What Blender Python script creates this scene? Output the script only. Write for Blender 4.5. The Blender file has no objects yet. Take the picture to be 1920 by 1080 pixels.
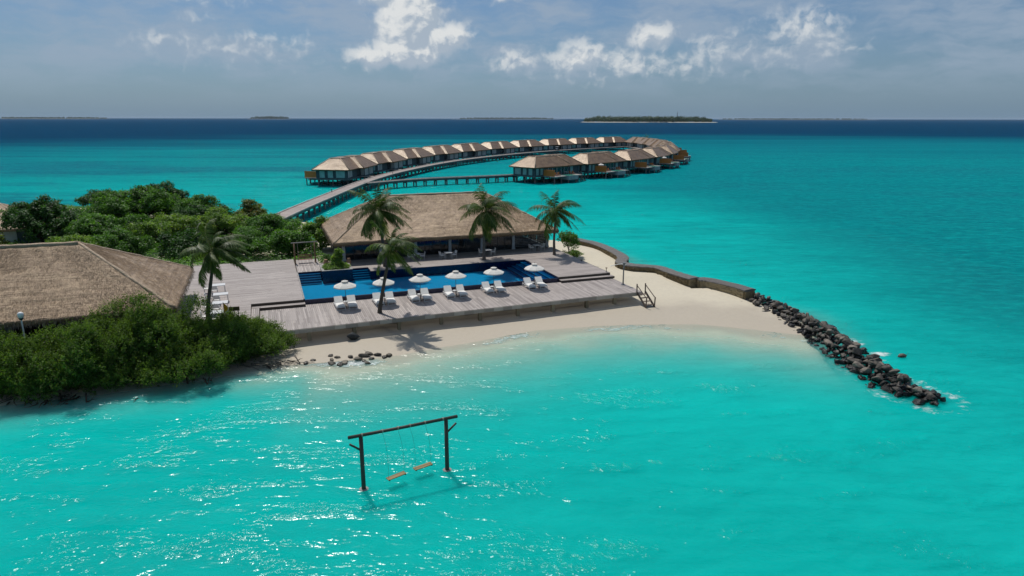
import bpy, bmesh, math, random
import numpy as np
from mathutils import Vector, Matrix, Quaternion

R = math.radians
rng = np.random.default_rng(7)
random.seed(7)
scene = bpy.context.scene
C = scene.collection

# ------------------------------------------------------------------ camera
CAM_H = 18.0
cam_d = bpy.data.cameras.new('camera')
cam = bpy.data.objects.new('camera', cam_d)
C.objects.link(cam)
cam.location = (0, 0, CAM_H)
cam.rotation_euler = (R(90 - 14.27), R(-0.08), 0)
cam_d.sensor_width = 36
cam_d.lens = 36 * 1250 / 1920
cam_d.clip_start = 0.5
cam_d.clip_end = 90000
scene.camera = cam

# ------------------------------------------------------------------ render settings, exposure
scene.render.engine = 'CYCLES'
scene.view_settings.view_transform = 'Standard'
scene.view_settings.look = 'None'
scene.view_settings.exposure = -0.2
scene.view_settings.gamma = 1.0
scene.cycles.use_denoising = True
scene.cycles.max_bounces = 6
scene.cycles.transparent_max_bounces = 12
scene.cycles.volume_bounces = 0
scene.cycles.sample_clamp_indirect = 6
scene.cycles.caustics_reflective = False
scene.cycles.caustics_refractive = False

# ------------------------------------------------------------------ node helpers
class NT:
    def __init__(self, tree):
        self.t = tree
    def n(self, kind, **kw):
        nd = self.t.nodes.new(kind)
        for k, v in kw.items():
            if k.startswith('i_'):
                self.set(nd, k[2:], v)
            else:
                setattr(nd, k, v)
        return nd
    def set(self, nd, key, v):
        s = nd.inputs[int(key)] if key.isdigit() else nd.inputs[key.replace('_', ' ')]
        if isinstance(v, bpy.types.NodeSocket):
            self.t.links.new(v, s)
        else:
            s.default_value = v
    def m(self, op, a, b=None, c=None, clamp=False):
        nd = self.t.nodes.new('ShaderNodeMath'); nd.operation = op; nd.use_clamp = clamp
        for i, v in enumerate((a, b, c)):
            if v is not None:
                self.set(nd, str(i), v)
        return nd.outputs[0]
    def mix(self, f, a, b, blend='MIX'):
        nd = self.t.nodes.new('ShaderNodeMix'); nd.data_type = 'RGBA'; nd.blend_type = blend
        self.set(nd, '0', f)
        for i, v in ((6, a), (7, b)):
            if not isinstance(v, bpy.types.NodeSocket) and len(v) == 3:
                v = (*v, 1)
            self.set(nd, str(i), v)
        return nd.outputs[2]
    def ramp(self, f, a, b, smooth=True):
        nd = self.t.nodes.new('ShaderNodeMapRange'); nd.interpolation_type = 'SMOOTHSTEP' if smooth else 'LINEAR'
        self.set(nd, '0', f); self.set(nd, '1', a); self.set(nd, '2', b)
        return nd.outputs[0]
    def noise(self, vec, scale, detail=3, rough=0.5, dist=0.0):
        nd = self.t.nodes.new('ShaderNodeTexNoise')
        if vec is not None:
            self.set(nd, 'Vector', vec)
        nd.inputs['Scale'].default_value = scale
        nd.inputs['Detail'].default_value = detail
        nd.inputs['Roughness'].default_value = rough
        nd.inputs['Distortion'].default_value = dist
        return nd.outputs[0]
    def scale(self, vec, s, rot=(0, 0, 0)):
        nd = self.t.nodes.new('ShaderNodeMapping')
        self.set(nd, 'Vector', vec)
        nd.inputs['Scale'].default_value = s
        nd.inputs['Rotation'].default_value = rot
        return nd.outputs[0]

# ------------------------------------------------------------------ sun and sky
SUN_AZ = -28.0          # degrees to the left of straight ahead (+Y)
SUN_EL = 58.0
sun_dir = Vector((math.sin(R(SUN_AZ)) * math.cos(R(SUN_EL)), math.cos(R(SUN_AZ)) * math.cos(R(SUN_EL)), math.sin(R(SUN_EL))))
sun_d = bpy.data.lights.new('sun', 'SUN')
sun_d.energy = 4.0
sun_d.angle = R(0.53)
sun_d.color = (1.0, 0.955, 0.89)
sun = bpy.data.objects.new('sun', sun_d)
C.objects.link(sun)
sun.location = (-40, 60, 120)
sun.rotation_euler = sun_dir.to_track_quat('Z', 'Y').to_euler()

def build_world():
    w = bpy.data.worlds.new('World')
    scene.world = w
    w.use_nodes = True
    t = w.node_tree
    t.nodes.clear()
    g = NT(t)
    out = g.n('ShaderNodeOutputWorld')
    bg = g.n('ShaderNodeBackground')
    sky = g.n('ShaderNodeTexSky')
    sky.sky_type = 'NISHITA'
    sky.sun_disc = False
    sky.sun_elevation = R(SUN_EL)
    sky.sun_rotation = R(SUN_AZ)
    sky.altitude = 20
    sky.air_density = 1.0
    sky.dust_density = 0.6
    sky.ozone_density = 2.5
    tc = g.n('ShaderNodeTexCoord')
    sep = g.n('ShaderNodeSeparateXYZ', i_0=tc.outputs['Generated'])
    X, Y, Z = sep.outputs
    az = g.m('MULTIPLY', g.m('ARCTAN2', X, Y), 57.2958)
    el = g.m('MULTIPLY', g.m('ARCSINE', Z), 57.2958)
    p = g.n('ShaderNodeCombineXYZ', i_0=az, i_1=el, i_2=0.0).outputs[0]
    # wind-torn detail shared by every cloud
    warp = g.n('ShaderNodeTexNoise'); g.set(warp, 'Vector', p); warp.inputs['Scale'].default_value = 0.45
    warp.inputs['Detail'].default_value = 5
    wv = g.n('ShaderNodeVectorMath', operation='MULTIPLY_ADD')
    g.set(wv, '0', warp.outputs['Color']); wv.inputs[1].default_value = (1.7, 1.3, 0); wv.inputs[2].default_value = (-0.85, -0.65, 0)
    pw = g.n('ShaderNodeVectorMath', operation='ADD'); g.set(pw, '0', p); g.set(pw, '1', wv.outputs[0])
    pv = pw.outputs[0]
    sp = g.n('ShaderNodeSeparateXYZ', i_0=pv)
    wx, wy = sp.outputs[0], sp.outputs[1]
    # cumulus seen over the lagoon: azimuth, elevation, half widths (degrees), strength
    blobs = [(-8.2, 7.5, 1.8, 2.2, 1.6), (-6.3, 6.1, 1.6, 1.0, 1.2), (-10.8, 4.9, 1.9, 0.7, 1.15), (-4.7, 6.5, 1.2, 0.9, 1.15), (-10.4, 9.6, 1.3, 0.8, 1.1), (-8.6, 5.2, 2.4, 0.9, 1.35),
             (5.6, 4.7, 2.4, 1.2, 0.86), (9.4, 4.4, 3.0, 1.1, 0.72), (11.2, 6.2, 1.7, 0.9, 0.85), (0.2, 4.5, 2.0, 0.9, 0.66),
             (-0.4, 9.2, 0.9, 0.45, 0.75), (22.2, 6.6, 2.6, 1.2, 0.68), (23.6, 5.2, 2.6, 1.0, 0.55), (16.0, 5.4, 2.4, 1.3, 0.52), (13.5, 4.2, 3.4, 1.1, 0.55),
             (-23.0, 9.2, 3.6, 1.0, 0.6), (-26.5, 5.6, 2.0, 0.7, 0.5), (-22.5, 5.2, 2.6, 0.7, 0.48), (-19.5, 5.6, 2.2, 0.8, 0.52), (-16.6, 5.6, 1.8, 0.7, 0.45),
             (-24, 7.2, 1.4, 0.5, .4), (8, 3.7, 7, 1.2, .42), (-21, 5.0, 6.5, 1.2, .40), (20, 5.0, 5, 1.6, .40), (-9, 4.4, 5, .8, .42)]
    ring0 = g.noise(g.scale(p, (0.16, 0.30, 1)), 1.0, 2, 0.5)
    outside = g.ramp(g.m('ABSOLUTE', az), 40, 50)
    high = g.ramp(el, 11, 16)
    ring0 = g.m('MULTIPLY', g.m('MULTIPLY', g.ramp(ring0, 0.5, 0.75), g.m('MAXIMUM', outside, high)), 0.8)
    def field(dx0, dy0):
        q = g.n('ShaderNodeVectorMath', operation='ADD'); g.set(q, '0', pv); q.inputs[1].default_value = (dx0, dy0, 0)
        q = q.outputs[0]
        sp = g.n('ShaderNodeSeparateXYZ', i_0=q)
        wx, wy = sp.outputs[0], sp.outputs[1]
        puff = g.noise(q, 0.95, 8, 0.53)
        tot = ring0          # the same kind of cumulus goes on all round the horizon and overhead
        for a0, e0, ra, re, amp in blobs:
            dx = g.m('MULTIPLY', g.m('SUBTRACT', wx, a0), 1 / ra)
            dy = g.m('MULTIPLY', g.m('SUBTRACT', wy, e0), 1 / re)
            d2 = g.m('ADD', g.m('MULTIPLY', dx, dx), g.m('MULTIPLY', dy, dy))
            tot = g.m('MAXIMUM', tot, g.m('MULTIPLY', g.m('POWER', 2.718, g.m('MULTIPLY', d2, -0.5)), amp))
        return tot, g.m('ADD', tot, g.m('MULTIPLY', g.m('SUBTRACT', puff, 0.5), 1.25))
    tot, dens = field(0, 0)
    _, dens_sun = field(-0.28, 0.42)
    alpha = g.ramp(dens, 0.22, 0.70)
    alpha = g.m('MULTIPLY', alpha, g.ramp(tot, 0.0, 0.85, False))
    # crowns towards the sun are lit, the far undersides grey
    lit = g.ramp(g.m('SUBTRACT', dens, dens_sun), -0.20, 0.26)
    shade = g.m('ADD', 0.10, g.m('MULTIPLY', lit, 0.9))
    cloud = g.mix(shade, (4.6, 5.7, 7.0), (9.6, 9.9, 10.0))
    # thin high veil
    veil = g.noise(g.scale(pv, (0.10, 0.34, 1)), 1.0, 5, 0.6)
    veil = g.m('MULTIPLY', g.m('MULTIPLY', g.ramp(veil, 0.38, 0.62), 0.75), g.ramp(el, 0.5, 5.0))
    skyc = g.mix(1.0, sky.outputs[0], (0.60, 0.74, 0.90), 'MULTIPLY')
    hz = g.m('POWER', 2.718, g.m('MULTIPLY', g.m('MAXIMUM', el, 0.0), -0.16))
    skyc = g.mix(g.m('MULTIPLY', hz, 0.80), skyc, (2.1, 3.45, 5.05))
    skyc = g.mix(veil, skyc, (4.3, 5.4, 6.8))
    col = g.mix(alpha, skyc, cloud)
    g.set(bg, 'Color', col)
    bg.inputs['Strength'].default_value = 0.085
    t.links.new(bg.outputs[0], out.inputs[0])
build_world()

# ------------------------------------------------------------------ resort frame (deck axes), metres
ZL, ZU, ZW = 1.40, 1.87, 1.80            # sun deck, terraces, pool water
TH = R(69.7)
Ux, Uy = math.sin(TH), math.cos(TH)
RZ = math.atan2(Uy, Ux)
O = np.array([-18.994, 59.080])
def W(u, v, z=0.0):
    return Vector((O[0] + u * Ux - v * Uy, O[1] + u * Uy + v * Ux, z))

# ------------------------------------------------------------------ mesh helpers
class MB:
    def __init__(self):
        self.v = []; self.f = []; self.tone = []
    def add(self, verts, faces, tone=0.5):
        o = len(self.v)
        self.v += [tuple(p) for p in verts]
        self.f += [tuple(i + o for i in fc) for fc in faces]
        self.tone += [tone] * len(verts)
        return self
    def box(self, c, s, rz=0.0, tone=0.5, M=None):
        hx, hy, hz = s[0] / 2, s[1] / 2, s[2] / 2
        pts = [(x, y, z) for z in (-hz, hz) for y in (-hy, hy) for x in (-hx, hx)]
        if M is not None:
            pts = [M @ Vector(p) + Vector(c) for p in pts]
        else:
            cs, sn = math.cos(rz), math.sin(rz)
            pts = [(c[0] + x * cs - y * sn, c[1] + x * sn + y * cs, c[2] + z) for x, y, z in pts]
        return self.add(pts, [(0, 2, 3, 1), (4, 5, 7, 6), (0, 1, 5, 4), (2, 6, 7, 3), (0, 4, 6, 2), (1, 3, 7, 5)], tone)
    def b2(self, x0, x1, y0, y1, z0, z1, tone=0.5):
        return self.box(((x0 + x1) / 2, (y0 + y1) / 2, (z0 + z1) / 2), (x1 - x0, y1 - y0, z1 - z0), 0, tone)
    def bar(self, p0, p1, w, h=None, tone=0.5):
        p0, p1 = Vector(p0), Vector(p1)
        h = w if h is None else h
        d = p1 - p0
        L = d.length
        q = d.to_track_quat('X', 'Z').to_matrix()
        return self.box((p0 + p1) / 2, (L, w, h), 0, tone, q)
    def tube(self, path, radii, n=8, cap=True, tone=0.5):
        path = [Vector(p) for p in path]
        if not hasattr(radii, '__len__'):
            radii = [radii] * len(path)
        verts = []; faces = []
        ref = Vector((0, 0, 1)) if abs((path[-1] - path[0]).normalized().z) < 0.9 else Vector((1, 0, 0))
        for i, p in enumerate(path):
            d = (path[min(i + 1, len(path) - 1)] - path[max(i - 1, 0)]).normalized()
            a = d.cross(ref).normalized(); b = a.cross(d).normalized()
            for k in range(n):
                t = 2 * math.pi * k / n
                verts.append(p + (a * math.cos(t) + b * math.sin(t)) * radii[i])
        for i in range(len(path) - 1):
            for k in range(n):
                faces.append((i * n + k, i * n + (k + 1) % n, (i + 1) * n + (k + 1) % n, (i + 1) * n + k))
        if cap:
            faces.append(tuple(range(n - 1, -1, -1)))
            faces.append(tuple((len(path) - 1) * n + k for k in range(n)))
        return self.add(verts, faces, tone)
    def build(self, name, mat, parent=None, smooth=False, kind=None):
        me = bpy.data.meshes.new(name)
        me.from_pydata(self.v, [], self.f)
        a = me.attributes.new('tone', 'FLOAT', 'POINT')
        a.data.foreach_set('value', np.array(self.tone, dtype=np.float32))
        me.validate()
        if smooth:
            me.shade_smooth()
        return link(name, me, mat, parent, kind)

def np_mesh(name, verts, faces, mat, parent=None, kind=None, smooth=False, attrs=None, uv=None):
    verts = np.asarray(verts, dtype=np.float32); faces = np.asarray(faces, dtype=np.int32)
    k = faces.shape[1]
    me = bpy.data.meshes.new(name)
    me.vertices.add(len(verts)); me.vertices.foreach_set('co', verts.ravel())
    me.loops.add(faces.size); me.loops.foreach_set('vertex_index', faces.ravel())
    me.polygons.add(len(faces))
    me.polygons.foreach_set('loop_start', np.arange(len(faces), dtype=np.int32) * k)
    try:
        me.polygons.foreach_set('loop_total', np.full(len(faces), k, dtype=np.int32))
    except Exception:
        pass
    for an, av in (attrs or {}).items():
        at = me.attributes.new(an, 'FLOAT', 'POINT')
        at.data.foreach_set('value', np.asarray(av, dtype=np.float32))
    if uv is not None:
        ul = me.uv_layers.new(name='UVMap')
        ul.data.foreach_set('uv', np.asarray(uv, dtype=np.float32)[faces.ravel()].ravel())
    me.update(calc_edges=True)
    if smooth:
        me.shade_smooth()
    return link(name, me, mat, parent, kind)

def link(name, me, mat, parent=None, kind=None):
    o = bpy.data.objects.new(name, me)
    if mat is not None and not me.materials:
        me.materials.append(mat)
    C.objects.link(o)
    if parent is not None:
        o.parent = parent
        if parent.get('_world'):
            o.matrix_parent_inverse = parent.matrix_basis.inverted()
    if kind:
        o['kind'] = kind
    return o

def tag(o, label, cat, group=None):
    o['label'] = label; o['category'] = cat
    if group:
        o['group'] = group
    return o

def thing(name, label, cat, loc=(0, 0, 0), rz=0.0, group=None):
    o = bpy.data.objects.new(name, None)
    o.empty_display_size = 0.3
    C.objects.link(o)
    o.location = loc; o.rotation_euler = (0, 0, rz)
    return tag(o, label, cat, group)

def thing_w(name, label, cat, loc, group=None):
    """A thing whose parts are modelled in world coordinates."""
    o = thing(name, label, cat, loc, 0, group)
    o['_world'] = 1
    return o

kids = {}
def copy_tree(o, loc=None, rz=None, label=None, group=None, parent=None):
    c = o.copy(); C.objects.link(c)
    if parent is not None:
        c.parent = parent
    for ch in o.children:
        copy_tree(ch, parent=c)
    if loc is not None: c.location = loc
    if rz is not None: c.rotation_euler = (0, 0, rz)
    if label: c['label'] = label
    if group: c['group'] = group
    return c

ORD = ['first', 'second', 'third', 'fourth', 'fifth', 'sixth', 'seventh', 'eighth', 'ninth', 'tenth']

# ------------------------------------------------------------------ materials
def new_mat(name):
    m = bpy.data.materials.new(name)
    m.use_nodes = True
    t = m.node_tree
    return m, NT(t), t.nodes['Principled BSDF'], t.nodes['Material Output']

def mat_plain(name, col, rough=0.6, spec=0.3, var=0.15, vscale=6.0, metal=0.0, bump=0.0):
    m, g, b, out = new_mat(name)
    geo = g.n('ShaderNodeNewGeometry')
    tc = g.n('ShaderNodeTexCoord')
    nz = g.noise(tc.outputs['Object'], vscale, 5, 0.6)
    lo = tuple(c * (1 - var) for c in col); hi = tuple(min(1, c * (1 + var)) for c in col)
    g.set(b, 'Base Color', g.mix(g.ramp(nz, 0.3, 0.7), lo, hi))
    b.inputs['Roughness'].default_value = rough
    b.inputs['Specular IOR Level'].default_value = spec
    b.inputs['Metallic'].default_value = metal
    if bump:
        bp = g.n('ShaderNodeBump'); bp.inputs['Strength'].default_value = 1; bp.inputs['Distance'].default_value = bump
        g.set(bp, 'Height', g.noise(tc.outputs['Object'], vscale * 2, 6, 0.65))
        g.set(b, 'Normal', bp.outputs[0])
    return m

def mat_wood(name, dark, light, rough=0.6, spec=0.35, along='X', fine=1.0):
    """Weathered boards: each board carries its own tone; grain runs along the board."""
    m, g, b, out = new_mat(name)
    at = g.n('ShaderNodeAttribute', attribute_name='tone')
    tc = g.n('ShaderNodeTexCoord')
    s = {'X': (0.6, 9, 9), 'Y': (9, 0.6, 9), 'Z': (9, 9, 0.6)}[along]
    gr = g.noise(g.scale(tc.outputs['Object'], s), fine, 6, 0.7)
    big = g.noise(tc.outputs['Object'], 0.35, 4, 0.6)
    f = g.m('ADD', g.m('MULTIPLY', at.outputs['Fac'], 0.60), g.m('ADD', g.m('MULTIPLY', gr, 0.35), g.m('MULTIPLY', big, 0.35)))
    g.set(b, 'Base Color', g.mix(g.ramp(f, 0.25, 1.05, False), dark, light))
    b.inputs['Roughness'].default_value = rough
    b.inputs['Specular IOR Level'].default_value = spec
    bp = g.n('ShaderNodeBump'); bp.inputs['Distance'].default_value = 0.004
    g.set(bp, 'Height', gr); g.set(b, 'Normal', bp.outputs[0])
    return m

def mat_thatch(name, dark, light, spec=0.5, rough=0.5, sc=1.0):
    m, g, b, out = new_mat(name)
    uv = g.n('ShaderNodeUVMap')
    st = g.noise(g.scale(uv.outputs[0], (16 * sc, 2.2 * sc, 1)), 1.0, 6, 0.7)
    cl = g.noise(g.scale(uv.outputs[0], (0.55, 1.1, 1)), 1.0, 5, 0.62)
    rows = g.noise(g.scale(uv.outputs[0], (0.25, 5.5, 1)), 1.0, 4, 0.6)
    gap = g.noise(g.scale(uv.outputs[0], (1.2, 4.5, 1)), 1.0, 6, 0.72)
    gapm = g.ramp(gap, 0.575, 0.67)
    at = g.n('ShaderNodeAttribute', attribute_name='tone')
    f = g.m('ADD', g.m('MULTIPLY', st, 0.55), g.m('ADD', g.m('MULTIPLY', cl, 0.45), g.m('MULTIPLY', rows, 0.35)))
    f = g.m('ADD', f, g.m('MULTIPLY', g.m('SUBTRACT', at.outputs['Fac'], 0.5), 0.5))
    col = g.mix(g.ramp(f, 0.50, 0.88, False), dark, light)
    col = g.mix(g.m('MULTIPLY', gapm, 0.85), col, tuple(c * 0.42 for c in dark))
    g.set(b, 'Base Color', col)
    b.inputs['Roughness'].default_value = rough
    b.inputs['Specular IOR Level'].default_value = spec
    b.inputs['Specular Tint'].default_value = (1.0, 0.80, 0.58, 1)
    bp = g.n('ShaderNodeBump'); bp.inputs['Distance'].default_value = 0.08; bp.inputs['Strength'].default_value = 0.9
    g.set(bp, 'Height', g.m('ADD', st, g.m('MULTIPLY', rows, 0.8))); g.set(b, 'Normal', bp.outputs[0])
    return m

def mat_leaf(name, dark, light, trans=0.3, rough=0.5, spec=0.35, yellow=None):
    m, g, b, out = new_mat(name)
    at = g.n('ShaderNodeAttribute', attribute_name='tone')
    col = g.mix(at.outputs['Fac'], dark, light)
    if yellow is not None:
        col = g.mix(g.m('MULTIPLY', g.ramp(at.outputs['Fac'], 0.86, 0.98), 0.8), col, yellow)
    g.set(b, 'Base Color', col)
    b.inputs['Roughness'].default_value = rough
    b.inputs['Specular IOR Level'].default_value = spec
    tr = g.n('ShaderNodeBsdfTranslucent'); g.set(tr, 'Color', g.mix(1.0, col, (1.5, 1.6, 0.6), 'MULTIPLY'))
    mx = g.n('ShaderNodeMixShader', i_0=trans)
    g.t.links.new(b.outputs[0], mx.inputs[1]); g.t.links.new(tr.outputs[0], mx.inputs[2])
    g.t.links.new(mx.outputs[0], out.inputs[0])
    return m

def mat_sand():
    m, g, b, out = new_mat('sand')
    geo = g.n('ShaderNodeNewGeometry')
    P = geo.outputs['Position']
    at = g.n('ShaderNodeAttribute', attribute_name='wet')
    n1 = g.noise(P, 0.35, 5, 0.6); n2 = g.noise(P, 2.6, 6, 0.7); n3 = g.noise(P, 22, 3, 0.6)
    wet = g.ramp(g.m('ADD', at.outputs['Fac'], g.m('MULTIPLY', g.m('SUBTRACT', n1, 0.5), 0.7)), 0.25, 0.75)
    dry = g.mix(n1, (0.57, 0.51, 0.39), (0.64, 0.58, 0.455))
    dry = g.mix(g.m('MULTIPLY', g.ramp(n2, 0.40, 0.75), 0.35), dry, (0.45, 0.40, 0.325))
    wetc = g.mix(n2, (0.42, 0.365, 0.28), (0.50, 0.44, 0.35))
    g.set(b, 'Base Color', g.mix(wet, dry, wetc))
    g.set(b, 'Roughness', g.m('SUBTRACT', 0.9, g.m('MULTIPLY', wet, 0.35)))
    b.inputs['Specular IOR Level'].default_value = 0.25
    bp = g.n('ShaderNodeBump'); bp.inputs['Distance'].default_value = 0.05
    g.set(bp, 'Height', g.m('ADD', n2, g.m('MULTIPLY', n3, 0.25))); g.set(b, 'Normal', bp.outputs[0])
    return m

def mat_sea():
    m, g, b, out = new_mat('sea_water')
    geo = g.n('ShaderNodeNewGeometry')
    P = geo.outputs['Position']
    sp = g.n('ShaderNodeSeparateXYZ', i_0=P)
    X, Y = sp.outputs[0], sp.outputs[1]
    op = g.n('ShaderNodeAttribute', attribute_name='opacity').outputs['Fac']
    fo = g.n('ShaderNodeAttribute', attribute_name='foam').outputs['Fac']
    # water colour by depth of the lagoon: bright shallow sand, reef patches, then the drop-off
    big = g.noise(g.scale(P, (0.010, 0.016, 1)), 1.0, 5, 0.6)
    mid = g.noise(g.scale(P, (0.03, 0.07, 1)), 1.0, 5, 0.62)
    far = g.noise(g.scale(P, (0.0012, 0.0075, 1)), 1.0, 7, 0.7)
    dist = g.m('SQRT', g.m('ADD', g.m('MULTIPLY', X, X), g.m('MULTIPLY', Y, Y)))
    shallow = g.mix(g.ramp(mid, 0.3, 0.7), (0.000, 0.335, 0.296), (0.001, 0.388, 0.340))
    deepish = (0.0, 0.088, 0.106)
    # lagoon deepens to the right and past the houses
    side = g.ramp(g.m('ADD', X, g.m('ADD', g.m('MULTIPLY', g.m('SUBTRACT', big, 0.5), 60), g.m('MULTIPLY', Y, 0.05))), 20, 66)
    col = g.mix(g.m('MULTIPLY', side, 0.92), shallow, deepish)
    back = g.ramp(g.m('ADD', dist, g.m('MULTIPLY', g.m('SUBTRACT', big, 0.5), 90)), 35, 300)
    col = g.mix(g.m('MULTIPLY', back, 0.85), col, (0.0, 0.080, 0.105))
    st2 = g.noise(g.scale(P, (0.012, 0.085, 1), (0, 0, R(6))), 1.0, 6, 0.68)
    col = g.mix(g.m('MULTIPLY', g.ramp(st2, 0.45, 0.7), g.m('MULTIPLY', back, 0.55)), col, (0.0, 0.060, 0.080))
    # reef patches
    reef = g.noise(g.scale(P, (0.006, 0.028, 1), (0, 0, R(12))), 1.0, 6, 0.62)
    rm = g.m('MULTIPLY', g.ramp(reef, 0.46, 0.56), g.ramp(dist, 105, 200))
    left = g.ramp(X, 20, -90)
    rm = g.m('MULTIPLY', rm, g.m('ADD', 0.34, g.m('MULTIPLY', left, 0.56)))
    col = g.mix(rm, col, (0.003, 0.050, 0.085))
    # seagrass and sand mottling
    mot = g.noise(g.scale(P, (0.035, 0.11, 1), (0, 0, R(-8))), 1.0, 6, 0.66)
    col = g.mix(g.m('MULTIPLY', g.ramp(mot, 0.46, 0.72), g.m('MULTIPLY', g.ramp(dist, 45, 130), 0.55)), col, (0.0, 0.105, 0.120))
    mot2 = g.noise(g.scale(P, (0.07, 0.10, 1)), 1.0, 5, 0.6)
    col = g.mix(g.m('MULTIPLY', g.ramp(mot2, 0.54, 0.74), 0.24), col, (0.0, 0.185, 0.175))
    col = g.mix(g.m('MULTIPLY', g.m('SUBTRACT', 1.0, op), 0.85), col, (0.20, 0.54, 0.46))
    # light and shade of ripples and chop, put into the water colour
    rip = g.noise(g.scale(P, (0.16, 0.75, 1), (0, 0, R(-10))), 1.0, 7, 0.72)
    col = g.mix(g.m('MULTIPLY', g.ramp(rip, 0.42, 0.66), g.m('ADD', 0.10, g.m('MULTIPLY', g.ramp(dist, 45, 120), 0.50))), col, (0.0, 0.150, 0.155))
    chop = g.noise(g.scale(P, (0.5, 1.1, 1), (0, 0, R(20))), 1.0, 6, 0.7)
    col = g.mix(g.m('MULTIPLY', g.ramp(chop, 0.42, 0.72), 0.22), col, (0.004, 0.41, 0.355))
    fd = g.m('ADD', dist, g.m('ADD', g.m('MULTIPLY', g.m('SUBTRACT', far, 0.5), 800), g.m('MULTIPLY', X, -0.26)))
    col = g.mix(g.m('MULTIPLY', g.ramp(fd, 230, 620), 0.75), col, (0.0, 0.060, 0.090))
    col = g.mix(g.ramp(fd, 430, 900), col, (0.000, 0.018, 0.046))
    # foam
    f1 = g.noise(g.scale(P, (1.5, 2.2, 1)), 1.0, 8, 0.75, 0.6)
    fm = g.m('MULTIPLY', g.ramp(g.m('ADD', g.m('MULTIPLY', fo, 0.50), f1), 0.76, 1.06), g.ramp(fo, 0.02, 0.25))
    col = g.mix(g.m('MULTIPLY', fm, .85), col, (0.72, 0.75, 0.73))
    g.set(b, 'Base Color', col)
    b.inputs['Roughness'].default_value = 1.0
    b.inputs['Specular IOR Level'].default_value = 0.0
    b.inputs['Subsurface Weight'].default_value = 1.0
    b.inputs['Subsurface Radius'].default_value = (1.0, 1.0, 1.0)
    b.inputs['Subsurface Scale'].default_value = 4.6
    # waves
    patch = g.ramp(g.noise(g.scale(P, (0.13, 0.34, 1), (0, 0, R(-24))), 1.0, 4, 0.6), 0.47, 0.68)
    w1 = g.noise(g.scale(P, (0.42, 0.85, 1), (0, 0, R(14))), 1.0, 3, 0.5, 0.4)
    w2 = g.noise(g.scale(P, (2.2, 2.7, 1), (0, 0, R(-24))), 1.0, 3, 0.55, 0.5)
    w3 = g.noise(P, 6.5, 2, 0.5)
    h = g.m('ADD', g.m('MULTIPLY', w1, 0.55), g.m('ADD', g.m('MULTIPLY', g.m('MULTIPLY', w2, 0.36), g.m('ADD', 0.16, patch)), g.m('MULTIPLY', g.m('MULTIPLY', w3, 0.11), g.m('ADD', 0.10, patch))))
    bp = g.n('ShaderNodeBump'); bp.inputs['Strength'].default_value = 1.0; bp.inputs['Distance'].default_value = 0.52
    g.set(bp, 'Height', h)
    bp2 = g.n('ShaderNodeBump'); bp2.inputs['Strength'].default_value = 1.0; bp2.inputs['Distance'].default_value = 0.62
    g.set(bp2, 'Height', h); g.set(b, 'Normal', bp2.outputs[0])
    tr = g.n('ShaderNodeBsdfTransparent'); tr.inputs[0].default_value = (0.94, 0.98, 0.97, 1)
    gl = g.n('ShaderNodeBsdfGlossy'); gl.inputs['Roughness'].default_value = 0.15; g.set(gl, 'Normal', bp.outputs[0])
    mg = g.n('ShaderNodeMixShader', i_0=0.035)
    g.t.links.new(tr.outputs[0], mg.inputs[1]); g.t.links.new(gl.outputs[0], mg.inputs[2])
    opn = g.m('ADD', op, g.m('MULTIPLY', g.m('MULTIPLY', g.m('SUBTRACT', mid, 0.5), 0.5), g.m('MULTIPLY', op, g.m('SUBTRACT', 1.0, op))), clamp=True)
    opn = g.m('MAXIMUM', opn, fm)
    mx = g.n('ShaderNodeMixShader'); g.set(mx, '0', opn)
    fr = g.n('ShaderNodeFresnel'); fr.inputs[0].default_value = 1.33; g.set(fr, 'Normal', bp.outputs[0])
    wb = g.n('ShaderNodeMixShader'); g.set(wb, '0', g.m('MINIMUM', g.m('MULTIPLY', fr.outputs[0], 0.52), 0.028))
    g.t.links.new(b.outputs[0], wb.inputs[1]); g.t.links.new(gl.outputs[0], wb.inputs[2])
    g.t.links.new(mg.outputs[0], mx.inputs[1]); g.t.links.new(wb.outputs[0], mx.inputs[2])
    g.t.links.new(mx.outputs[0], out.inputs[0])
    return m

def mat_poolwater():
    m, g, b, out = new_mat('pool_water')
    geo = g.n('ShaderNodeNewGeometry')
    w = g.noise(geo.outputs['Position'], 1.6, 3, 0.5)
    bp = g.n('ShaderNodeBump'); bp.inputs['Distance'].default_value = 0.05
    g.set(bp, 'Height', w)
    tr = g.n('ShaderNodeBsdfTransparent'); tr.inputs[0].default_value = (0.10, 0.60, 0.94, 1)
    gl = g.n('ShaderNodeBsdfGlossy'); gl.inputs['Roughness'].default_value = 0.03; g.set(gl, 'Normal', bp.outputs[0])
    fr = g.n('ShaderNodeFresnel'); fr.inputs[0].default_value = 1.33; g.set(fr, 'Normal', bp.outputs[0])
    mx = g.n('ShaderNodeMixShader'); g.set(mx, '0', g.m('MULTIPLY', fr.outputs[0], 0.10))
    g.t.links.new(tr.outputs[0], mx.inputs[1]); g.t.links.new(gl.outputs[0], mx.inputs[2])
    g.t.links.new(mx.outputs[0], out.inputs[0])
    return m

def mat_glass(name, tint=(0.55, 0.62, 0.66), rough=0.03):
    m, g, b, out = new_mat(name)
    tr = g.n('ShaderNodeBsdfTransparent'); tr.inputs[0].default_value = (*tint, 1)
    gl = g.n('ShaderNodeBsdfGlossy'); gl.inputs['Roughness'].default_value = rough
    fr = g.n('ShaderNodeFresnel'); fr.inputs[0].default_value = 1.5
    mx = g.n('ShaderNodeMixShader'); g.set(mx, '0', fr.outputs[0])
    g.t.links.new(tr.outputs[0], mx.inputs[1]); g.t.links.new(gl.outputs[0], mx.inputs[2])
    g.t.links.new(mx.outputs[0], out.inputs[0])
    return m

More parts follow.
